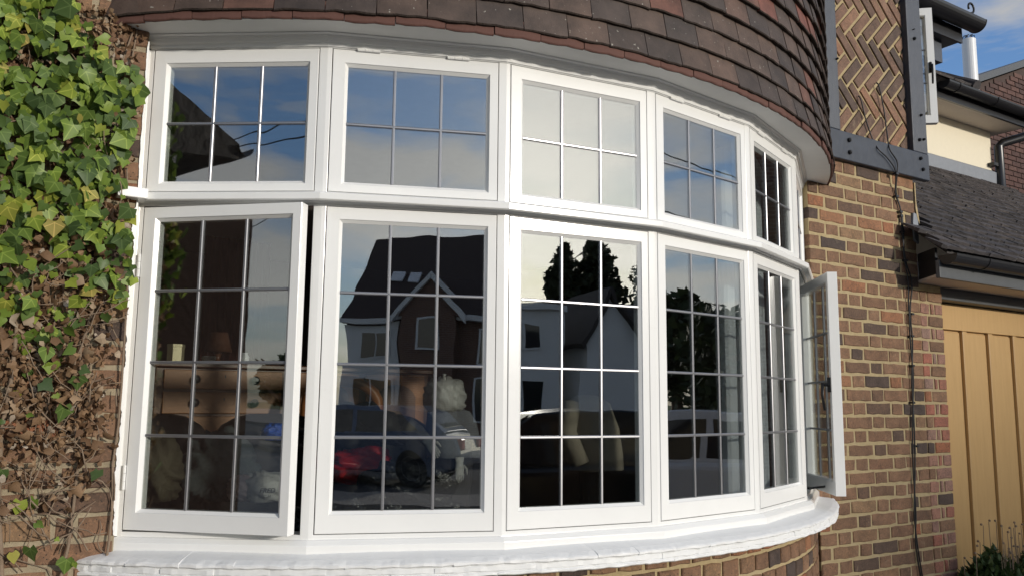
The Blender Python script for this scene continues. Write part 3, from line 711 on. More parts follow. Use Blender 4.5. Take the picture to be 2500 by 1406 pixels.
G().obox((4.43, 1.165, 3.225), (3.25, 0, 0), (0, .03, .022), (0, -.004, .115)).build('lead_flashing', 'lead_sheet', ga)
# stepped lead and old mortar where the roof meets the corner of the wall
G().prism_y([(4.375, 2.13), (4.41, 2.115), (4.415, 2.25), (4.40, 2.30), (4.372, 2.305), (4.362, 2.24)], -.012, .0).build('lead_soaker', 'lead_sheet', ga)
G().rings([[(4.405, -.006, 2.50), (4.416, -.006, 2.50), (4.416, .02, 2.50)], [(4.404, -.008, 2.38), (4.413, -.008, 2.38), (4.415, .02, 2.38)], [(4.40, -.010, 2.33), (4.425, -.010, 2.30), (4.426, .02, 2.30)], [(4.415, -.012, 2.26), (4.432, -.012, 2.24), (4.432, .01, 2.24)]]).build('mortar_fillet', 'mortar', ga)
# door
gd = thing('garage_door', 'ochre yellow panelled garage door', 'garage door', (6., .13, GZ))
G().box(4.66, GX1, .145, .18, GZ, 1.797).build('door_back', 'garage_paint', gd)
G().box(4.662, GX1, .118, .1445, 1.625, 1.795).build('top_rail', 'garage_paint', gd, bevel=.003)
x = 4.745; kx = 0
while x < GX1-.3:
    G().box(x, x+.052, .118, .1445, GZ, 1.6235).build('muntin', 'garage_paint', gd, bevel=.004)
    G().box(x+.060, x+.306, .136, .1445, GZ, 1.612).build('panel', 'garage_paint', gd, bevel=.003)
    x += .3135; kx += 1
G().box(4.663, 4.737, .136, .1445, GZ, 1.612).build('panel', 'garage_paint', gd, bevel=.003)
G().box(GX1, GX1+.3, -.0, .4, GZ, 1.87).build('end_pier', 'brick_red', ga)

# ------------------------------------------------------------------ cream rendered extension above the garage roof
ex = thing('rendered_extension', 'cream rendered upper wall with black gutter above the garage roof', 'extension', (6., 1.5, 3.))
G().box(4.445, 7.66, 1.20, 4.4, 2.6, 3.748).build('wall', 'cream_render', ex, bevel=.004)
G().box(4.445, 7.80, .945, 1.30, 3.750, 3.766).build('soffit', 'pale_soffit', ex)
G().box(4.445, 7.82, .920, .943, 3.742, 3.86).build('fascia', 'black_plastic', ex)
g2 = G().rings([[(x, .862+a*1.05, 3.86+b_*1.05) for a, b_ in prof] for x in (6.32, 8.3)]).build('gutter', 'black_plastic', ex)
G().prism_x([(.862+a*1.05, 3.86+b_*1.05) for a, b_ in pe], 6.315, 6.324).build('end_cap', 'black_plastic', g2)
for x in (6.48, 7.08, 7.6): G().prism_x([(.862+a*1.07, 3.86+b_*1.07) for a, b_ in pr], x, x+.03).build('gutter_bracket', 'black_plastic', g2)
dp = G().tube([(8.05, .86, 3.80), (8.04, .88, 3.75), (7.74, 1.13, 3.64), (7.70, 1.15, 3.60), (7.70, 1.15, 3.20), (7.70, 1.13, 3.16), (7.70, 1.10, 3.15)], .042, 12).build('downpipe', 'black_plastic', ex, smooth=True)
G().box(7.58, 7.66, 1.14, 1.20, 3.40, 3.43).build('pipe_bracket', 'black_plastic', dp)
# tiled roof above it
rf = G().rings([[(x, .85, 3.885), (x, 1.55, 4.30), (x, 1.55, 4.20), (x, .95, 3.86)] for x in (4.45, 6.80)]).build('roof', 'roof_dark', ex)
rf_tiles = 0
for r_i in range(6):
    yy = .86+r_i*.085; zz_ = 3.90+(yy-.85)*.593
    x = 5.4+(.083 if r_i % 2 else 0)
    while x < 6.75:
        inst('roof_tile', random.choice(GTM), rf, (x, yy, zz_), (R(27)+R(random.uniform(-1, 1)), R(random.uniform(-1.5, 1.5)), R(random.uniform(-1, 1)))); x += .166
G().tube([(6.80, .84, 3.91), (6.80, 1.0, 4.0), (6.80, 1.55, 4.335)], .055, 10).build('hip_tiles', 'tile_garage', rf)
G().box(4.50, 4.90, 1.05, 1.25, 2.905, 2.93).build('window_sill', WP, ex)
# ---------------- upper eave
ue = thing('upper_eave', 'dark upper eave with black gutter end and scroll iron against the sky', 'eave', (5.6, 1., 4.4))
G().box(4.445, 6.95, 1.05, 3.0, 4.43, 4.46).build('soffit', 'fascia_grey', ue)
G().box(4.445, 6.97, 1.03, 1.052, 4.42, 4.56).build('fascia', 'black_plastic', ue)
G().box(4.445, 6.78, 1.12, 2.6, 4.22, 4.43).build('wall_plate', 'timber', ue)
g3 = G().rings([[(x, .95+a*1.6, 4.61+b_*1.6) for a, b_ in prof] for x in (4.45, 7.08)]).build('gutter', 'black_plastic', ue)
G().prism_x([(.95+a*1.6, 4.61+b_*1.6) for a, b_ in pe], 7.075, 7.085).build('end_cap', 'black_plastic', g3)
r3_ = G().rings([[(x, .96, 4.64), (x, 3.0, 6.0), (x, 3.0, 5.85), (x, 1.0, 4.57)] for x in (4.45, 6.9)]).build('roof', 'roof_dark', ue)
for r_i in range(3):
    x = 5.6+(.083 if r_i % 2 else 0)
    while x < 6.85:
        inst('roof_tile', random.choice(GTM), r3_, (x, .955+r_i*.085, 4.655+r_i*.057), (R(30), R(random.uniform(-1.5, 1.5)), 0)); x += .166
G().tube([(6.88, .95, 4.66), (6.98, .95, 4.68), (7.03, .95, 4.70)]+[(7.0+.045*math.cos(t), .95, 4.735+.045*math.sin(t)) for t in np.linspace(-.9, 3.6, 12)], .010, 6).build('scroll_iron', 'black_iron', ue, smooth=True)

# upper open casement beside the timber post
us = thing('upper_casement', 'white casement standing open beyond the black timber post', 'casement', (4.6, .2, 2.95))
casement('sash', (4.772, .045), (-.31, .275), .414, 2.955, 3.745, .05, .05, 3.01, 3.69, 2, 3, us, inner_handle=.03)

# ------------------------------------------------------------------ red brick house behind and flue
bh = thing('brick_house', 'dark red brick house gable behind the garage', 'house', (12.5, 4., GZ))
G().prism_y([(10.0, GZ), (17.0, GZ), (17.0, 6.2), (13.8, 6.70), (10.0, 5.15)], 3.02, 10).build('wall', 'mortar_grey', bh)
FM = [brickmesh(.215, .0635, .03, seed=s+50, c=.004) for s in range(4)]; FMm = []
for q in FM:
    me = q.mesh('brick'); fixn(me); me.materials.append(mat('brick_far')); FMm.append(me)
n = 0
for row in range(60):
    z = 3.55+row*.0755
    x = 10.55+(.115 if row % 2 else 0)
    while x < 12.75:
        if z < 5.15+(x-.12-10.0)*.408-.015 and z < 6.2 and not (x < 10.9 and z < 4.5) and n < 299: inst('brick', random.choice(FMm), bh, (x, 3.004, z), (0, 0, 0)); n += 1
        x += .2275
G().rings([[(x, y_, z_+dz) for (y_, dz) in ((2.93, 0), (2.93, .10), (10.1, .10), (10.1, 0))] for x, z_ in ((9.95, 5.155), (13.8, 6.72), (17.05, 6.22))]).build('verge', 'fascia_grey', bh)
fl = thing('flue_pipe', 'white flue pipe with wire cage top against the blue sky', 'flue', (10.5, 2.8, 5.2))
fx, fy = 10.35, 2.75
zt = wallpt(2368, 100, fy).z; fx = wallpt(2368, 150, fy).x
G().lathe([(.085, 4.6), (.085, zt-.0), (.078, zt-.0), (.078, 4.6)], (fx, fy, 0), 24).build('pipe', 'flue_white', fl, smooth=False)
g = G()
for k in range(8):
    t = 2*math.pi*k/8; g.tube([(fx+.08*math.cos(t), fy+.08*math.sin(t), zt-.01), (fx+.07*math.cos(t+.5), fy+.07*math.sin(t+.5), zt+.05), (fx+.02*math.cos(t+1), fy+.02*math.sin(t+1), zt+.06)], .005, 4)
g.build('wire_cage', 'black_iron', fl)

# ------------------------------------------------------------------ ivy
iv = thing('ivy', 'green and dry brown ivy climbing the wall left of the window', 'ivy', (-.3, 0, GZ))
def leafgeo(curl, fold, seed):
    rd = random.Random(seed); j = lambda: rd.uniform(-.06, .06)
    half = [(.0, .22), (.36+j(), .44+j()), (.58+j(), .20+j()), (.74+j(), -.10+j()), (.50+j(), -.36+j()), (.0, -.98+j())]
    lf = [(-x+j()*(x > 0), y+j()*(x > 0)) for x, y in half]
    ctr = (0, -.15)
    def d3(p): x, y = p; return (x, fold*abs(x)+curl*(y*y*.5)+.05*math.sin(4*x+y*3+seed), y)
    vs = [d3(p) for p in half]+[d3(p) for p in lf[1:5]]+[d3(ctr)]
    # 0 stem,1..4 right,5 tip,6..9 left,10 centre
    fs = [(0, 10, 2, 1), (10, 4, 3, 2), (10, 5, 4), (0, 6, 7, 10), (10, 7, 8, 9), (10, 9, 5)]
    return vs, fs
LG = [leafgeo(random.uniform(-.05, .35), random.uniform(-.3, .12), s) for s in range(8)]
DG = [leafgeo(random.uniform(.4, 1.1), random.uniform(.2, .9)*random.choice((-1, 1)), s+20) for s in range(8)]
LM = []
for vs_, fs_ in LG:
    g = G(); g.add(vs_, fs_); me = g.mesh('leaf'); me.polygons.foreach_set('use_smooth', [True]*len(me.polygons)); me.materials.append(mat('ivy_leaf')); LM.append(me)
DM = []
for vs_, fs_ in DG:
    g = G(); g.add(vs_, fs_); me = g.mesh('dry_leaf'); me.polygons.foreach_set('use_smooth', [True]*len(me.polygons)); me.materials.append(mat('dry_leaf')); DM.append(me)
def smooth01(a, b, x): t = min(1, max(0, (x-a)/(b-a))); return t*t*(3-2*t)
def blob(x, z): return .5+.25*math.sin(x*17+z*9+1.3)+.25*math.sin(z*13-x*11+.4)
greens, drys = [], []
def edge(z): return -.045-.03*math.sin(z*11)-.05*smooth01(1.5, .9, z)
tries = 0
while tries < 8200:
    tries += 1
    x, z = random.uniform(-1.1, 0), random.uniform(.45, 2.75)
    pass
    ex_ = edge(z) if z < 2.32 else -.16
    if z > 2.05: ex_ = -.04 if z < 2.20 else (-.14 if z < 2.30 else -.25)
    if x > ex_: continue
    dg = smooth01(1.32, 1.72, z)*.9+.36*smooth01(.95, 1.25, z)*smooth01(.35, .62, blob(x, z))+.05
    if z > 1.55 and blob(x*1.3+.7, z*1.6) < .2: dg *= .35
    if random.random() < dg*.62: greens.append((x, z))
    dd = smooth01(.70, 1.02, z)*(.75 if z < 1.75 else .28)*smooth01(-.01, -.12-.22*smooth01(1.05, .7, z), x)
    if random.random() < dd*.55: drys.append((x, z))
def leafM(x, z, s, depth, dry):
    tilt = random.uniform(-.25, .75) if not dry else random.uniform(-.9, .9)
    return Matrix.Translation((x, -depth, z)) @ Matrix.Rotation(random.gauss(0, .45 if not dry else 1.2), 4, 'Z') @ Matrix.Rotation(tilt, 4, 'X') @ Matrix.Rotation(random.gauss(0, .55 if not dry else 1.6), 4, 'Y') @ Matrix.Scale(s, 4)
random.shuffle(greens)
gl_ = []
for (x, z) in greens:
    s = random.choice((.016, .022, .028, .034, .040, .047))*random.uniform(.85, 1.15)*(1 if z > 1.5 else .85); gl_.append((x, z, s, random.uniform(.03, .115)*(1.0 if z > 1.4 else .7)))
seen = lambda t: (-.5 < t[0]) and .55 < t[1] < 2.5
gl_.sort(key=lambda t: -(t[2]*(1+2*t[3]) if seen(t) else t[2]*.1))
st_g, st_d, st_s = G(), G(), G()
for k, (x, z, s, dp_) in enumerate(gl_):
    Mx = leafM(x, z, s, dp_, False)
    if k < 298:
        o = inst('leaf', LM[k % 8], iv, (0, 0, 0)); o.matrix_basis = Mx
    else:
        vs_, fs_ = LG[k % 8]; st_g.add([Mx @ Vector(p) for p in vs_], fs_)
nd_ = 0
drys.sort(key=lambda t: -(t[0] > -.5))
for k, (x, z) in enumerate(drys):
    s = random.uniform(.014, .034); dp_ = random.uniform(.01, .075)
    Mx = leafM(x, z, s, dp_, True)
    if s > .027 and nd_ < 290 and x > -.5: o = inst('dry_leaf', DM[k % 8], iv, (0, 0, 0)); o.matrix_basis = Mx; nd_ += 1
    else: vs_, fs_ = DG[k % 8]; st_d.add([Mx @ Vector(p) for p in vs_], fs_)
# extra small crumpled leaves and twigs close to the wall
for k in range(8000):
    x, z = random.uniform(-1.1, -.03), random.uniform(.6, 2.4)
    if random.random() > smooth01(.62, 1.05, z)*smooth01(.02, -.14-.28*smooth01(1.05, .7, z), x): continue
    Mx = leafM(x, z, random.uniform(.008, .02), random.uniform(.008, .045), True); vs_, fs_ = DG[k % 8]; st_d.add([Mx @ Vector(p) for p in vs_], fs_)
o = st_g.build('small_leaves', 'ivy_leaf', iv, smooth=True, fix=False); o['kind'] = 'stuff'
o = st_d.build('dead_leaves', 'dry_leaf', iv, fix=False); o['kind'] = 'stuff'
for k in range(290):
    x, z = random.uniform(-1.05, -.06), random.uniform(.5, 2.3); n_ = random.randint(5, 12)
    if k > 230: x, z = random.uniform(-.36, -.02), random.uniform(.62, 1.5)
    a_ = random.gauss(math.pi/2, .7); P = []
    yv = random.uniform(.006, .05)
    for q in range(n_):
        P.append((x, -yv, z)); a_ += random.gauss(0, .32); st_ = random.uniform(.02, .045); x += st_*math.cos(a_); z += st_*math.sin(a_); yv = min(.07, max(.005, yv+random.gauss(0, .008)))
        if x > -.022 or (z > 2.25 and x > -.2): break
    if len(P) > 2: st_s.tube(P, [random.uniform(.0012, .0032)*(1-.5*i/len(P)) for i in range(len(P))], 5)
o = st_s.build('twigs', 'stem', iv, smooth=True); o['kind'] = 'stuff'
for (x0, lean, r0) in ((-.27, .25, .006), (-.34, -.1, .009), (-.05, .02, .005), (-.62, .1, .016), (-.85, -.05, .014)):
    P = []; x = x0
    for q in range(24):
        z = GZ+q*.12; x += random.gauss(lean*.01, .012); x = min(x, -.025); P.append((x, -.018-.012*math.sin(q), z))
        if z > 2.25: break
    G().tube(P, [r0*(1-.5*i/len(P)) for i in range(len(P))], 7).build('stem', 'stem', iv, smooth=True)

# ------------------------------------------------------------------ shrub below the garage door
def shrub(label, cx, cy, w_, h_, n, group):
    s_ = thing('shrub', label, 'shrub', (cx, cy, GZ), group)
    g = G(); st = G()
    for k in range(n):
        a, b_ = random.uniform(0, 2*math.pi), random.random()**.5; hz = random.random()
        x, y = cx+w_*b_*math.cos(a)*(1-.35*hz), cy+.16*b_*math.sin(a); z = GZ+h_*(.25+.75*hz)*(1-.25*b_)
        Mx = Matrix.Translation((x, y, z)) @ Matrix.Rotation(random.uniform(0, 6.3), 4, 'Z') @ Matrix.Rotation(random.uniform(.2, 1.3), 4, 'X') @ Matrix.Scale(random.uniform(.018, .034), 4)
        g.add([Mx @ Vector(p) for p in ((0, 0, 0), (.45, .7, .1), (.3, 1.5, 0), (0, 2, -.1), (-.3, 1.5, 0), (-.45, .7, .1))], [(0, 1, 2, 3, 4, 5)])
    for k in range(26):
        a = random.uniform(0, 6.3); x, y = cx+w_*.8*math.cos(a)*random.random(), cy+.1*math.sin(a); tp = GZ+h_*random.uniform(.85, 1.22)
        st.tube([(cx+(x-cx)*.4, y, GZ), (x, y, (GZ+tp)/2), (x+random.uniform(-.03, .03), y, tp)], .0022, 4)
        st.lathe([(.001, 0), (.008, .004), (.006, .012), (.001, .014)], (x, y, tp), 5)
    g.build('foliage', 'shrub_leaf', s_, fix=False); st.build('stems', 'stem', s_)
shrub('low green shrub at the foot of the red brick pier', 4.74, -.16, .36, .70, 6500, 'shrubs along the garage front')
shrub('low green shrub in front of the garage door', 5.42, -.1, .34, .66, 4600, 'shrubs along the garage front')

# ------------------------------------------------------------------ room
struct(G().box(-.9, 4.1, .0, 4.78, -.12, 0).build('room_floor', 'carpet'))
g = G(); na = 40; ac = arc_end(2.36, .3)
poly = [(-.9, .31)]+[arc(2.36, -ac+2*ac*k/na) for k in range(na+1)]+[(4.11, .31), (4.11, 4.78), (-.9, 4.78)]
struct(G().prism(poly, 2.3875, 2.45).build('room_ceiling', 'ceiling_white'))
struct(G().box(-.9, 4.1, 4.6, 4.78, 0.001, 2.387).build('room_rear_wall', 'plaster'))
struct(G().box(-.9, -.75, .31, 4.599, 0.001, 2.387).build('room_left_wall', 'plaster'))
struct(G().box(4.0, 4.11, .31, 4.599, 0.001, 2.387).build('room_right_wall', 'plaster'))
struct(G().box(-.749, -.05, .305, .33, 0.001, 2.387).build('room_front_wall', 'plaster'))
struct(G().box(3.5, 3.999, .305, .33, 0.001, 2.387).build('room_front_wall', 'plaster'))
g = G().rings([[(*arc(2.44, -.7+1.4*k/40), .60), (*arc(2.44, -.7+1.4*k/40), .655), (*arc(2.16, -.7+1.4*k/40), .655), (*arc(2.16, -.7+1.4*k/40), .60)] for k in range(41)])
struct(g.build('inner_sill', 'white_paint'))
# long sideboard
SY = 2.3
sb = thing('sideboard', 'long wooden sideboard with knobbed drawers seen through the left casement', 'sideboard', (1.3, SY+.2, 0))
G().box(.47, 2.25, SY+.02, SY+.5, 0.0, 1.315).build('carcass', 'mahogany', sb, bevel=.006)
G().box(.45, 2.27, SY-.015, SY+.51, 1.317, 1.345).build('top', 'mahogany', sb, bevel=.006)
for zi, (z0_, z1_) in enumerate(((1.19, 1.302), (1.045, 1.172), (.87, 1.028), (.68, .852))):
    dr = G().box(.515, 1.215, SY-.002, SY+.019, z0_, z1_).build('drawer', 'oak', sb, bevel=.004)
    for x in (.69, 1.04):
        G().lathe([(.008, .0), (.008, -.018), (.022, -.022), (.026, -.032), (.018, -.042), (.004, -.045)], (x, SY-.003, (z0_+z1_)/2), 16, 'y').build('knob', 'black_iron', dr, smooth=True)
    G().box(.862, .868, SY-.004, SY-.0022, (z0_+z1_)/2+.012, (z0_+z1_)/2+.03).build('keyhole', 'ink', dr)
for x in (1.30, 1.78):
    dr = G().box(x, x+.43, SY-.002, SY+.019, .68, 1.302).build('cupboard_door', 'oak', sb, bevel=.004)
    G().prism_y([(x+.07, .74), (x+.36, .74), (x+.36, 1.16)]+[(x+.215+.145*math.cos(t), 1.14+.10*math.sin(t)) for t in np.linspace(.2, math.pi-.2, 9)]+[(x+.07, 1.16)], SY-.012, SY-.0022).build('door_panel', 'mahogany', dr, bevel=.004)
def pot(name, label, cat, prof, c, m_, n=14, group=None):
    o = G().lathe(prof, c, n).build(name, m_, None, smooth=n > 12); tag(o, label, cat, group); return o
pot('tea_tin', 'small cream six-sided tin on the sideboard', 'tin', [(.001, 0), (.05, 0), (.05, .095), (.053, .097), (.053, .112), (.02, .116), (.001, .116)], (.60, SY+.15, 1.3455), 'tin', 6)
o = G().lathe([(.001, 0), (.05, 0), (.05, .012), (.012, .03), (.02, .06), (.028, .08), (.012, .11), (.010, .16), (.001, .16)], (.86, SY+.2, 1.3455), 16).build('table_lamp', 'mahogany', None, smooth=True)
tag(o, 'small lamp with orange shade on the sideboard', 'lamp')
G().lathe([(.085, .08), (.055, .20), (.053, .20), (.083, .08)], (.86, SY+.2, 1.3455), 20).build('lamp_shade', 'lamp_shade', o, smooth=True)
pot('glass_jar', 'small clear jar beside the lamp on the sideboard', 'jar', [(.001, 0), (.028, 0), (.03, .05), (.02, .065), (.02, .075), (.001, .075)], (1.0, SY+.1, 1.3455), 'lamp_clear')
pot('cream_bowl', 'small cream bowl in front of the lamp', 'bowl', [(.001, 0), (.03, 0), (.045, .03), (.042, .045), (.001, .046)], (.78, SY+.08, 1.3455), 'glove')
# sofa
def cushion(g, x0, x1, y0, y1, z0, z1, n=8, puff=.3):
    rs = []
    for k in range(n+1):
        t = k/n; s = (1-(2*t-1)**4); x = x0+(x1-x0)*t; cy, cz = (y0+y1)/2, (z0+z1)/2; hy, hz = (y1-y0)/2*(.55+.45*s), (z1-z0)/2*(.6+.4*s)
        rs.append([(x, cy+hy*math.copysign(abs(math.cos(a))**.5, math.cos(a)), cz+hz*math.copysign(abs(math.sin(a))**.5, math.sin(a))) for a in np.linspace(0, 2*math.pi, 17)[:-1]])
    return g.rings(rs)
sf = thing('leather_sofa', 'dark brown leather sofa heaped with bags inside the left casement', 'sofa', (.9, 1.5, 0))
cushion(G(), -.05, 1.95, 1.05, 1.75, .12, .47).build('seat', 'leather', sf, smooth=True)
for k, x in enumerate((0.02, .66, 1.30)):
    cushion(G(), x, x+.63, 1.52, 1.82, .42, 1.055, 10).build('back_cushion', 'leather', sf, smooth=True)
for x in (-.22, 1.93): cushion(G(), x, x+.22, .95, 1.8, .1, .74).build('arm', 'leather', sf, smooth=True)
for x in (.0, 1.85):
    for y in (1.05, 1.7): G().lathe([(.03, 0), (.03, .12)], (x, y, 0), 10).build('leg', 'mahogany', sf)
# crumpled bags and garments
def lump(name, label, cat, c, r, m_, seed, knot=None, amp=.12, tilt=0, group=None, sq=2.4, nu=44, nv=30, crinkle=.16):
    rd = random.Random(seed); ph = [(rd.uniform(1.5, 5), rd.uniform(1.5, 5), rd.uniform(0, 6), rd.uniform(0, 6)) for _ in range(7)]
    rs = []
    for j in range(1, nv):
        v_ = -math.pi/2+math.pi*j/nv; ring = []
        for i in range(nu):
            u_ = 2*math.pi*i/nu
            cx_, cy_, cz_ = math.cos(v_)*math.cos(u_), math.cos(v_)*math.sin(u_), math.sin(v_)
            k_ = (abs(cx_)**sq+abs(cy_)**sq+abs(cz_)**sq)**(-1/sq)
            d = 1+sum(amp*.35*math.sin(a*3*cx_+b*3*cz_+p)*math.cos(b*2.6*cy_-a*cz_+q) for a, b, p, q in ph)
            d += crinkle*(.55-mnoise.turbulence(Vector((cx_*2.2+seed, cy_*2.2, cz_*2.2)), 4, True))
            zz = cz_*k_*d*r[2]
            if zz < -r[2]*.86: zz = -r[2]*.86
            ring.append((cx_*k_*d*r[0], cy_*k_*d*r[1], zz))
        rs.append(ring)
    g = G().rings(rs)
    if knot:
        kx, ky, kz, ks = knot; g.tube([(kx*.55, ky*.55, kz*.55), (kx*.85, ky*.85, kz*.85), (kx*1.0, ky, kz), (kx*1.1+ks*.2, ky, kz*1.12), (kx*1.15+ks*.5, ky, kz*1.2)], [ks*1.4, ks*.6, ks*.8, ks*.45, ks*.9], 9)
    g.v = [(x*math.cos(tilt)+z*math.sin(tilt)+c[0], y+c[1], -x*math.sin(tilt)+z*math.cos(tilt)+c[2]) for x, y, z in g.v]
    o = g.build(name, m_, None, smooth=True)
    return tag(o, label, cat, group)
wb = lump('carrier_bag', 'tied white carrier bag with black handwriting on the sofa', 'bag', (.76, 1.0, .725), (.105, .09, .070), 'bag_white', 4, (.085, -.03, .062, .012), .12)
lump('clothes_bundle', 'pinkish bundle beside the white carrier bag', 'bundle', (.665, 1.03, .722), (.07, .07, .06), 'bag_pink', 9, amp=.14)
lump('blue_bag', 'crumpled bright blue plastic bag on the sofa back', 'bag', (.875, 1.30, .965), (.055, .05, .042), 'bag_blue', 6, amp=.2, crinkle=.35)
lump('red_bag', 'shiny red bag on the heap inside the second window', 'bag', (1.22, 1.02, .80), (.15, .11, .085), 'bag_red', 12, amp=.22)
lump('folded_jeans', 'heap of folded dark jeans on the sofa', 'clothes', (.60, 1.22, .80), (.16, .12, .17), 'denim', 21, amp=.2)
lump('khaki_coat', 'folded khaki coat at the left end of the sofa', 'clothes', (.31, 1.20, .80), (.10, .12, .15), 'khaki', 23, amp=.25)
lump('bin_bag', 'black bin liner in front of the sofa inside the second window', 'bag', (1.36, .72, .66), (.24, .17, .17), 'bin_liner', 31, (.1, 0, .2, .03), .3)
lump('bin_bag', 'low black bin liner under the sill of the second window', 'bag', (1.02, .66, .50), (.26, .18, .16), 'bin_liner', 33, None, .3)
lump('dark_jacket', 'dark jacket thrown over the sofa behind the red bag', 'clothes', (1.28, 1.3, .97), (.24, .16, .13), 'leather', 41, amp=.25)
for k, (tx, ln) in enumerate((('FRED', .020), ('C.H', .013))):
    cu = bpy.data.curves.new('handwriting', 'FONT'); cu.body = tx; cu.size = ln*1.5; cu.shear = .25; cu.align_x = 'CENTER'; cu.extrude = .0008
    to_ = bpy.data.objects.new('handwriting', cu); COL.objects.link(to_); bpy.context.view_layer.update()
    me = bpy.data.meshes.new_from_object(to_); bpy.data.objects.remove(to_)
    me.materials.clear(); me.materials.append(mat('ink'))
    o = bpy.data.objects.new('handwriting', me); COL.objects.link(o); o.parent = wb; o.location = (.735, .902, .712-k*.022); o.rotation_euler = (R(84), 0, R(-8))
# arched wooden chair behind
ch = thing('wooden_armchair', 'orange brown wooden armchair with arched back inside the second window', 'chair', (1.6, 1.95, 0))
xc = 1.50; yc = 1.98; pth = [(xc-.22, yc, .40), (xc-.23, yc, .85)]+[(xc+.23*math.cos(t)*-1, yc, 1.10+.15*math.sin(t)) for t in np.linspace(0, math.pi, 13)]+[(xc+.23, yc, .85), (xc+.22, yc, .40)]
G().tube(pth, .036, 10).build('back_frame', 'teak', ch, smooth=True)
cushion(G(), xc-.15, xc+.15, yc-.02, yc+.04, .55, 1.12).build('back_panel', 'mahogany', ch, smooth=True)
G().box(xc-.26, xc+.26, yc-.5, yc+.02, .38, .44).build('seat', 'teak', ch, bevel=.015)
for sx in (-.22, .22):
    G().tube([(xc+sx, yc, .72), (xc+sx*1.12, yc-.3, .70), (xc+sx*1.1, yc-.45, .66), (xc+sx, yc-.45, .42)], .022, 8).build('arm', 'teak', ch, smooth=True)
    for sy in (-.45, 0): G().tube([(xc+sx, yc+sy, .40), (xc+sx, yc+sy, 0)], .022, 8).build('leg', 'teak', ch)
# coat stand-in figure: tweed jacket on a chair with bag on top and gloves
ds = thing('dressed_chair', 'grey tweed jacket draped on a chair back inside the second window', 'jacket', (1.52, .66, 0))
def garment(g, rings_): return g.rings(rings_)
def ell(c, rx, ry, n=18, sq=.8): return [(c[0]+rx*math.copysign(abs(math.cos(a))**sq, math.cos(a)), c[1]+ry*math.copysign(abs(math.sin(a))**sq, math.sin(a))*(1+.12*math.sin(5*a)), c[2]) for a in np.linspace(0, 2*math.pi, n+1)[:-1]]
G().rings([ell((1.52, .66, 1.10), .06, .05), ell((1.53, .66, 1.08), .105, .07), ell((1.545, .66, 1.03), .125, .085), ell((1.55, .66, .97), .135, .09), ell((1.56, .66, .90), .14, .095), ell((1.57, .66, .865), .14, .10)]).build('jacket', 'tweed', ds, smooth=True)
G().rings([ell((1.55, .66, .89), .11, .07), ell((1.52, .66, .40), .10, .07), ell((1.52, .66, 0), .11, .08)]).build('chair_back', 'leather', ds, smooth=True)
G().tube([(1.40, .60, .93), (1.33, .59, .99), (1.27, .58, 1.02)], [.024, .032, .038], 10).build('sleeve', 'beige_coat', ds, smooth=True)
tag(lump('carrier_bag', 'knotted translucent white carrier bag on top of the tweed jacket', 'bag', (1.49, .64, 1.155), (.095, .08, .085), 'bag_white', 52, (-.03, -.05, .085, .012), amp=.12, crinkle=.09, sq=2.8), 'knotted pale carrier bag sitting on top of the tweed jacket', 'bag')
def glove(label, p, d, s):
    gl = thing('work_glove', label, 'glove', p, 'gloves hung on the tweed jacket')
    p = Vector(p); d = Vector(d).normalized(); sd_ = d.cross(Vector((0, 1, 0))).normalized()
    G().rings([[tuple(p+d*t*s+sd_*w_*s*math.cos(a)+Vector((0, 1, 0))*.18*s*math.sin(a)) for a in np.linspace(0, 2*math.pi, 13)[:-1]] for t, w_ in ((0, .42), (.35, .40), (.4, .34), (.6, .36), (1.0, .42), (1.4, .40), (1.45, .36))]).build('palm', 'glove', gl, smooth=True)
    for k, (ox, ln) in enumerate(((-.30, .55), (-.10, .66), (.10, .62), (.30, .48))):
        b0 = p+d*1.38*s+sd_*ox*s; G().tube([b0, b0+d*ln*.5*s, b0+d*ln*s], [.115*s, .105*s, .07*s], 8).build('finger', 'glove', gl, smooth=True)
    b0 = p+d*.7*s+sd_*.36*s; G().tube([b0, b0+(d*.3+sd_*.28)*s, b0+(d*.75+sd_*.32)*s], [.13*s, .12*s, .07*s], 8).build('thumb', 'glove', gl, smooth=True)
glove('pale work glove hanging below the hem of the tweed jacket', (1.54, .57, .87), (0.02, 0, -1), .058)
glove('pale work glove drooping left of the tweed jacket', (1.36, .57, .96), (.6, 0, -.75), .055)
bc = thing('beige_coat', 'beige coat hung inside the third window', 'coat', (2.35, .6, 0))
G().rings([ell((2.33, .62, 1.17), .05, .04), ell((2.34, .62, 1.13), .13, .07), ell((2.36, .62, 1.0), .17, .09), ell((2.38, .62, .86), .17, .10), ell((2.40, .62, .78), .15, .10)]).build('coat_body', 'beige_coat', bc, smooth=True)
G().tube([(2.22, .60, 1.12), (2.16, .56, .98), (2.22, .52, .82)], [.05, .05, .045], 10).build('sleeve', 'beige_coat', bc, smooth=True)
G().rings([ell((2.36, .64, .77), .05, .05), ell((2.36, .64, 0), .05, .05)]).build('stand', 'leather', bc)
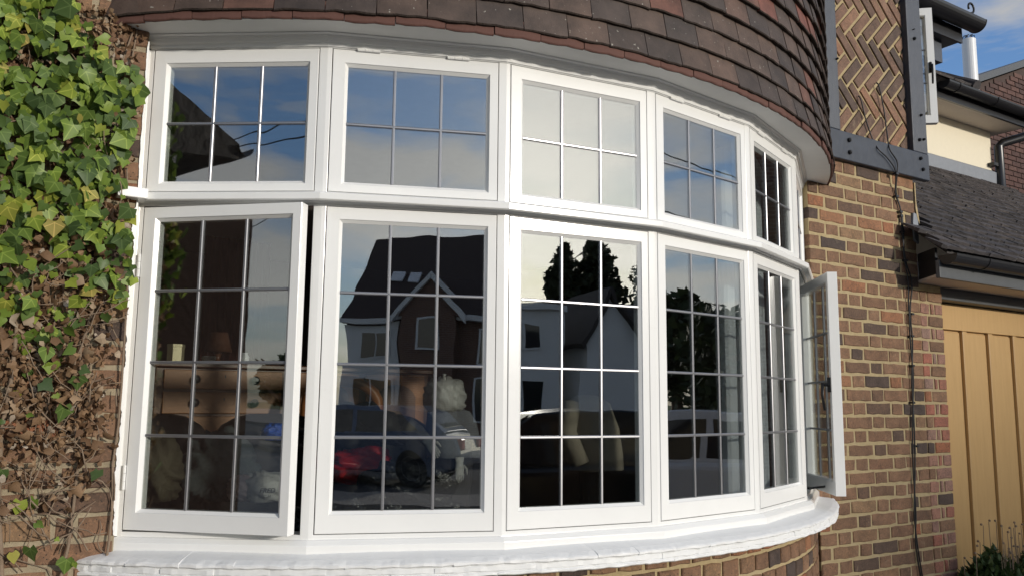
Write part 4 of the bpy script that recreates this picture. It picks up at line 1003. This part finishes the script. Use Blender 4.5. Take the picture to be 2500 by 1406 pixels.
# curtains
def curtain(label, p0, p1, m_, z0=.68, z1=2.33, waves=9, amp=.022, group=None):
    P0, P1 = Vector(p0), Vector(p1); d = P1-P0; n_ = Vector((-d.y, d.x)).normalized(); K = waves*8
    g = G(); front = []; 
    pts = [P0+d*(k/K)+n_*(amp*math.sin(2*math.pi*waves*k/K)+amp*.4*math.sin(5*k/K+1)) for k in range(K+1)]
    loop = [tuple(p) for p in pts]+[tuple(p+n_*.004) for p in reversed(pts)]
    g.prism(loop, z0, z1); o = g.build('curtain', m_, None, smooth=False); return tag(o, label, 'curtain', group)
curtain('pale curtain gathered inside the fourth window', (2.47, -.25), (2.66, -.13), 'curtain', group='pale curtains inside the bow')
curtain('pale curtain gathered inside the fifth window', (2.98, .02), (3.30, .28), 'curtain', group='pale curtains inside the bow')
curtain('dark red curtain hanging behind the sideboard', (.95, 3.4), (1.45, 3.5), 'curtain_red', z0=.2)

# ------------------------------------------------------------------ the street behind the camera (seen in the panes)
def windowpart(par_, x0, x1, y, z0, z1, s=-1, m_='house_white'):
    f = G().box(x0-.07, x1+.07, min(y, y+s*.06), max(y, y+s*.06), z0-.07, z1+.07).build('window', m_, par_)
    n_ = max(1, round((x1-x0)/.7)); w_ = (x1-x0)/n_
    for k in range(n_): G().box(x0+k*w_+.03, x0+(k+1)*w_-.03, min(y+s*.061, y+s*.075), max(y+s*.061, y+s*.075), z0, z1).build('pane', 'dark_glass', f)
HA = thing('opposite_house', 'brick house with long tiled roof and white gable boards across the street', 'house', (-6., -31, GZ))
G().box(-11.2, 1.5, -38, -30.5, GZ, 4.6).build('wall', 'house_brick', HA)
G().prism_x([(-30.1, 4.45), (-34.2, 8.45), (-38.4, 4.45)], -11.3, 1.6).build('roof', 'roof_far', HA)
G().prism_y([(-8.9, 4.45), (-7.55, 6.1), (-6.2, 4.45)], -33, -29.9).build('gable', 'house_brick', HA)
G().box(-8.7, -6.4, -31, -29.9, GZ, 4.45).build('porch_wall', 'house_brick', HA)
for sx in (-1, 1):
    G().rings([[(-7.55, y, 6.32), (-7.55, y, 6.05), (-7.55+sx*1.6, y, 4.20), (-7.55+sx*1.6, y, 4.48)] for y in (-29.89, -29.65)]).build('barge_board', 'house_white', HA)
G().box(-11.3, 1.6, -30.4, -30.05, 4.35, 4.52).build('eaves_board', 'house_white', HA)
G().box(-11.2, -8.9, -30.49, -30.3, GZ, 4.3).build('rendered_wall', 'house_white', HA)
windowpart(HA, -10.6, -9.3, -30.3, 2.9, 4.0, 1); windowpart(HA, -8.0, -7.1, -29.89, 3.2, 4.2, 1); windowpart(HA, -5.6, -3.4, -30.5, 2.6, 4.0, 1); windowpart(HA, -10.6, -9.2, -30.3, .5, 2.0, 1); windowpart(HA, -5.6, -3.4, -30.5, .4, 2.0, 1)
for x in (-9.9, -9.2): G().obox((x, -31.75, 6.12), (.5, 0, 0), (0, -.55, .537), (0, .05, .05)).build('rooflight', 'lamp_clear', HA)
HB = thing('white_house', 'white rendered flat topped house across the street beside the conifer', 'house', (11.5, -31, GZ))
G().box(8.5, 12.9, -38, -30, GZ, 4.9).build('wall', 'house_white', HB); G().box(8.3, 13.0, -38.2, -29.8, 4.9, 5.15).build('parapet', 'house_white', HB)
windowpart(HB, 11.2, 11.9, -30, 3.2, 4.3, 1); windowpart(HB, 9.2, 10.2, -30, .6, 2.0, 1); windowpart(HB, 11.2, 12.1, -30, .6, 2.0, 1)
HC = thing('white_gabled_house', 'white house with steep gable and dark roof across the street', 'house', (16, -31, GZ))
G().prism_y([(13.8, GZ), (16.6, GZ), (16.6, 3.0), (14.9, 5.6), (13.8, 3.7)], -37, -30).build('gable_wall', 'house_white', HC)
G().rings([[(14.9, y, 5.66), (16.9, y, 2.6), (16.9, y, 2.8), (14.95, y, 5.86)] for y in (-37.2, -29.7)]).build('roof', 'roof_dark', HC)
G().rings([[(14.9, y, 5.66), (13.55, y, 3.3), (13.5, y, 3.5), (14.85, y, 5.86)] for y in (-37.2, -29.7)]).build('roof', 'roof_dark', HC)
G().box(16.6, 24, -37, -31, GZ, 3.0).build('wing', 'house_white', HC); G().prism_x([(-30.6, 2.9), (-34, 5.8), (-37.4, 2.9)], 16.7, 24.3).build('wing_roof', 'roof_dark', HC)
windowpart(HC, 18, 20, -31, .7, 2.1, 1)
NB = thing('porch', 'dark brick porch with tiled roof left of the ivy, mirrored in the top left panes', 'porch', (-2.8, -.5, GZ))
G().box(-4.2, -1.72, -.92, .002, GZ, 2.46).build('wall', 'porch_brick', NB)
G().prism_x([(-1.36, 2.55), (-1.36, 2.64), (.0, 3.36), (.0, 3.2), (-.95, 2.50)], -4.3, -1.62).build('roof', 'roof_dark', NB)
G().box(-4.25, -1.66, -1.0, -.93, 2.40, 2.52).build('wall_plate', 'timber', NB)
G().rings([[(x, -1.40+a, 2.63+b_) for a, b_ in prof] for x in (-4.3, -1.60)]).build('gutter', 'black_plastic', NB)
NR = thing('right_neighbour_house', 'gabled house beyond the garage reflected in the narrow right panes', 'house', (16, 0, GZ))
G().prism_x([(-5, GZ), (4.2, GZ), (4.2, 3.6), (-.4, 6.4), (-5, 3.6)], 14.5, 22).build('wall', 'house_brick', NR)
G().prism_x([(-.4, 6.65), (-5.4, 3.6), (-5.4, 3.4), (-.4, 6.45), (4.6, 3.4), (4.6, 3.6)], 14.2, 22.4).build('roof', 'roof_dark', NR)
# trees
def crown_quads(g, C, rx, rz, n, s, cone=False):
    for k in range(n):
        if cone:
            h = random.random()**1.25; a = random.uniform(0, 6.283); r_ = rx*(1-h)**.5*(.25+.95*random.random()**.8)*(1+.2*math.sin(h*19+a*3)+.16*math.sin(h*47+a*5)); p = Vector((C[0]+r_*math.cos(a), C[1]+r_*math.sin(a), C[2]+rz*h))
        else:
            v_ = Vector((random.gauss(0, 1), random.gauss(0, 1), random.gauss(0, 1))).normalized()*(random.random()**.4)
            p = Vector((C[0]+v_.x*rx, C[1]+v_.y*rx, C[2]+v_.z*rz))
        u_ = Vector((random.gauss(0, 1), random.gauss(0, 1), random.gauss(0, 1))).normalized()*s*random.uniform(.5, 1.2); w_ = u_.cross(Vector((random.gauss(0, 1), random.gauss(0, 1), random.gauss(0, 1)))).normalized()*s*random.uniform(.3, .7)
        g.add([p-u_, p+w_, p+u_, p-w_], [(0, 1, 2, 3)])
def tree(label, x, y, h, r_, cone, n, group, s=.22):
    t = thing('conifer_tree' if cone else 'broadleaf_tree', label, 'tree', (x, y, GZ), group)
    tr = G(); tr.tube([(x, y, GZ), (x+.1, y, GZ+h*.35), (x, y+.1, GZ+h*.85)], [.05*r_+.12, .04*r_+.08, .03], 9)
    for k in range(7):
        a = random.uniform(0, 6.28); z = GZ+h*random.uniform(.3, .75); q = r_*.7*(1-(z-GZ)/h if cone else .9)
        tr.tube([(x, y, z), (x+q*.5*math.cos(a), y+q*.5*math.sin(a), z+.3), (x+q*math.cos(a), y+q*math.sin(a), z+.8)], [.09, .06, .02], 6)
    tr.build('trunk', 'bark', t)
    g = G()
    if cone: crown_quads(g, (x, y, GZ+h*.08), r_, h*.92, n, s, True)
    else:
        for k in range(11):
            a = random.uniform(0, 6.28); q = r_*.62*random.random()**.5; zz_ = GZ+h*random.uniform(.42, .86)
            crown_quads(g, (x+q*math.cos(a), y+q*math.sin(a), zz_), r_*random.uniform(.3, .5), h*random.uniform(.12, .2), n//11, s)
    g.build('crown', 'conifer_leaf' if cone else 'tree_leaf', t, fix=False)
tree('tall dark conifer behind the white house across the street', 19.4, -41.5, 10.7, 2.2, True, 5200, 'trees across the street', .30)
tree('shorter conifer between the white houses across the street', 17.3, -41.0, 10.2, 1.5, True, 4200, 'trees across the street', .30)
tree('round broadleaf tree right of the conifers across the street', 22.6, -40., 9.6, 2.6, False, 7000, 'trees across the street')
tree('broadleaf tree left of the opposite brick house', -15.5, -33., 8.2, 2.8, False, 5000, 'trees across the street')
tree('broadleaf tree over the hedge down the street on the right', 22., -13.5, 5.2, 2.0, False, 4500, 'trees down the street')
tree('loose broadleaf tree further down the street on the right', 27., -13., 5.6, 2.4, False, 4500, 'trees down the street')
tree('small broadleaf tree down the street on the left', -24., -10.2, 3.3, 2.0, False, 3500, 'trees down the street')
tree('bushy broadleaf tree down the street on the left', -30., -13.6, 3.6, 2.6, False, 3500, 'trees down the street')
hd = thing('hedge', 'tall dark hedge along the drive on the right', 'hedge', (15, -8, GZ))
g = G()
for k in range(16000):
    t_ = random.random(); p = Vector((11+12*t_+random.gauss(0, .35), -5.5-7*t_+random.gauss(0, .35), GZ+random.random()**.7*3.0*(1+.05*math.sin(t_*40))))
    u_ = Vector((random.gauss(0, 1), random.gauss(0, 1), random.gauss(0, 1))).normalized()*.10; w_ = u_.cross(Vector((random.gauss(0, 1), random.gauss(0, 1), 1))).normalized()*.06
    g.add([p-u_, p+w_, p+u_, p-w_], [(0, 1, 2, 3)])
g.build('foliage', 'tree_leaf', hd, fix=False)
G().obox((11, -5.5, GZ), (12, -7, 0), (.25, .4, 0), (0, 0, 2.6)).build('inner_branches', 'bark', hd)
# cars
def car(label, loc, rotz, paint_, est=False):
    c = thing('parked_car', label, 'car', loc, None); c.rotation_euler = (0, 0, rotz)
    def B(g, name, m_, p=c, **k):
        o = g.build(name, m_, None, **k); o.parent = p; return o
    L_, W_ = 4.2, 1.72
    side = [(-2.1, .35), (-2.12, .62), (-2.05, .82), (-1.2, .93), (1.75 if est else 1.5, .97), (2.02, .92), (2.1, .6), (2.08, .34), (1.75, .22), (-1.8, .22)]
    rs = []
    for y, s_, dz in ((-W_/2, .965, -.03), (-W_/2+.06, .995, 0), (0, 1, .02), (W_/2-.06, .995, 0), (W_/2, .965, -.03)): rs.append([(x*s_, y, z+(dz if z > .5 else 0)) for x, z in side])
    body = B(G().rings(rs), 'body', paint_, bevel=.04)
    top = [(-1.25, .93), (-.55, 1.42), (.0, 1.47), (1.0, 1.45), (1.55 if est else 1.2, 1.33), (2.0 if est else 1.72, .96)]
    rs = []
    for y, s_ in ((-W_/2+.07, 1.0), (-W_/2+.2, .97), (W_/2-.2, .97), (W_/2-.07, 1.0)):
        inn = abs(y) > W_/2-.15
        rs.append([(x, y if not inn else y, (.93+(z-.93)*.05) if inn else z) for x, z in top])
    B(G().rings(rs), 'cabin', paint_, bevel=.03)
    for s_ in (-1, 1):
        def q(x, z): t_ = (z-.93)/.54; return (x, s_*((W_/2-.07)-.13*t_+.006), z)
        f = B(G().rings([[q(-1.0, .97), q(-.52, 1.33), q(.12, 1.38), q(.12, .97)], [tuple(Vector(p)+Vector((0, -s_*.02, 0))) for p in (q(-1.0, .97), q(-.52, 1.33), q(.12, 1.38), q(.12, .97))]]), 'side_window', 'dark_glass')
        f = B(G().rings([[q(.2, .97), q(.2, 1.38), q(1.0, 1.35), q(1.45, .99)], [tuple(Vector(p)+Vector((0, -s_*.02, 0))) for p in (q(.2, .97), q(.2, 1.38), q(1.0, 1.35), q(1.45, .99))]]), 'side_window', 'dark_glass')
        B(G().box(-.95, -.80, s_*(W_/2)-(.0 if s_ > 0 else .18), s_*(W_/2)+(.18 if s_ > 0 else 0), .95, 1.08), 'door_mirror', paint_, bevel=.04)
        B(G().box(-2.10, -1.85, s_*.55-.16, s_*.55+.16, .60, .75), 'headlight', 'lamp_clear', bevel=.03)
        B(G().box(1.93, 2.11, s_*.62-.12, s_*.62+.12, .66, .86), 'tail_light', 'lamp_red', bevel=.03)
        for x in (-1.3, 1.28):
            wv = B(G().lathe([(.2, s_*(W_/2-.20)), (.31, s_*(W_/2-.20)), (.32, s_*(W_/2-.1)), (.31, s_*(W_/2+.01)), (.21, s_*(W_/2+.012))], (x, 0, .32), 24, 'y'), 'wheel', 'tyre', smooth=False)
            B(G().lathe([(.205, s_*(W_/2-.1)), (.2, s_*(W_/2+.013)), (.05, s_*(W_/2-.01)), (.01, s_*(W_/2-.005))], (x, 0, .32), 20, 'y'), 'rim', 'alloy', p=wv)
    B(G().obox((-1.19, -.62, 1.0), (.60, .06, .40), (0, 1.12, 0), (-.012, 0, .014)), 'windscreen', 'dark_glass')
    B(G().obox((1.66 if not est else 1.9, -.6, 1.03), (-.40, .04, .28), (0, 1.12, 0), (.012, 0, .016)), 'rear_window', 'dark_glass')
    return c
car('black hatchback parked on the drive', (3.6, -6.0, GZ+.0), R(8), 'car_black')
car('white car parked on the drive at the right', (7.4, -3.9, GZ+.0), R(62), 'car_white', True)
car('grey blue estate car parked along the near kerb', (-4.2, -13.6, GZ+.012), R(2), 'car_blue', True)
# overhead telephone lines
for k, (x0, z0, x1, z1, y) in enumerate(((-40, 7.2, 60, 6.8, -9.6), (-40, 7.7, 60, 7.5, -9.9))):
    P = [(x0+(x1-x0)*t_, y-(t_-.3)*8*(k == 0), z0+(z1-z0)*t_-1.2*4*t_*(1-t_)*.3) for t_ in np.linspace(0, 1, 24)]
    tag(G().tube(P, .016, 5).build('telephone_wire', 'black_cable', None), ('lower' if k == 0 else 'upper')+' black telephone wire strung along the street', 'wire', 'telephone wires')
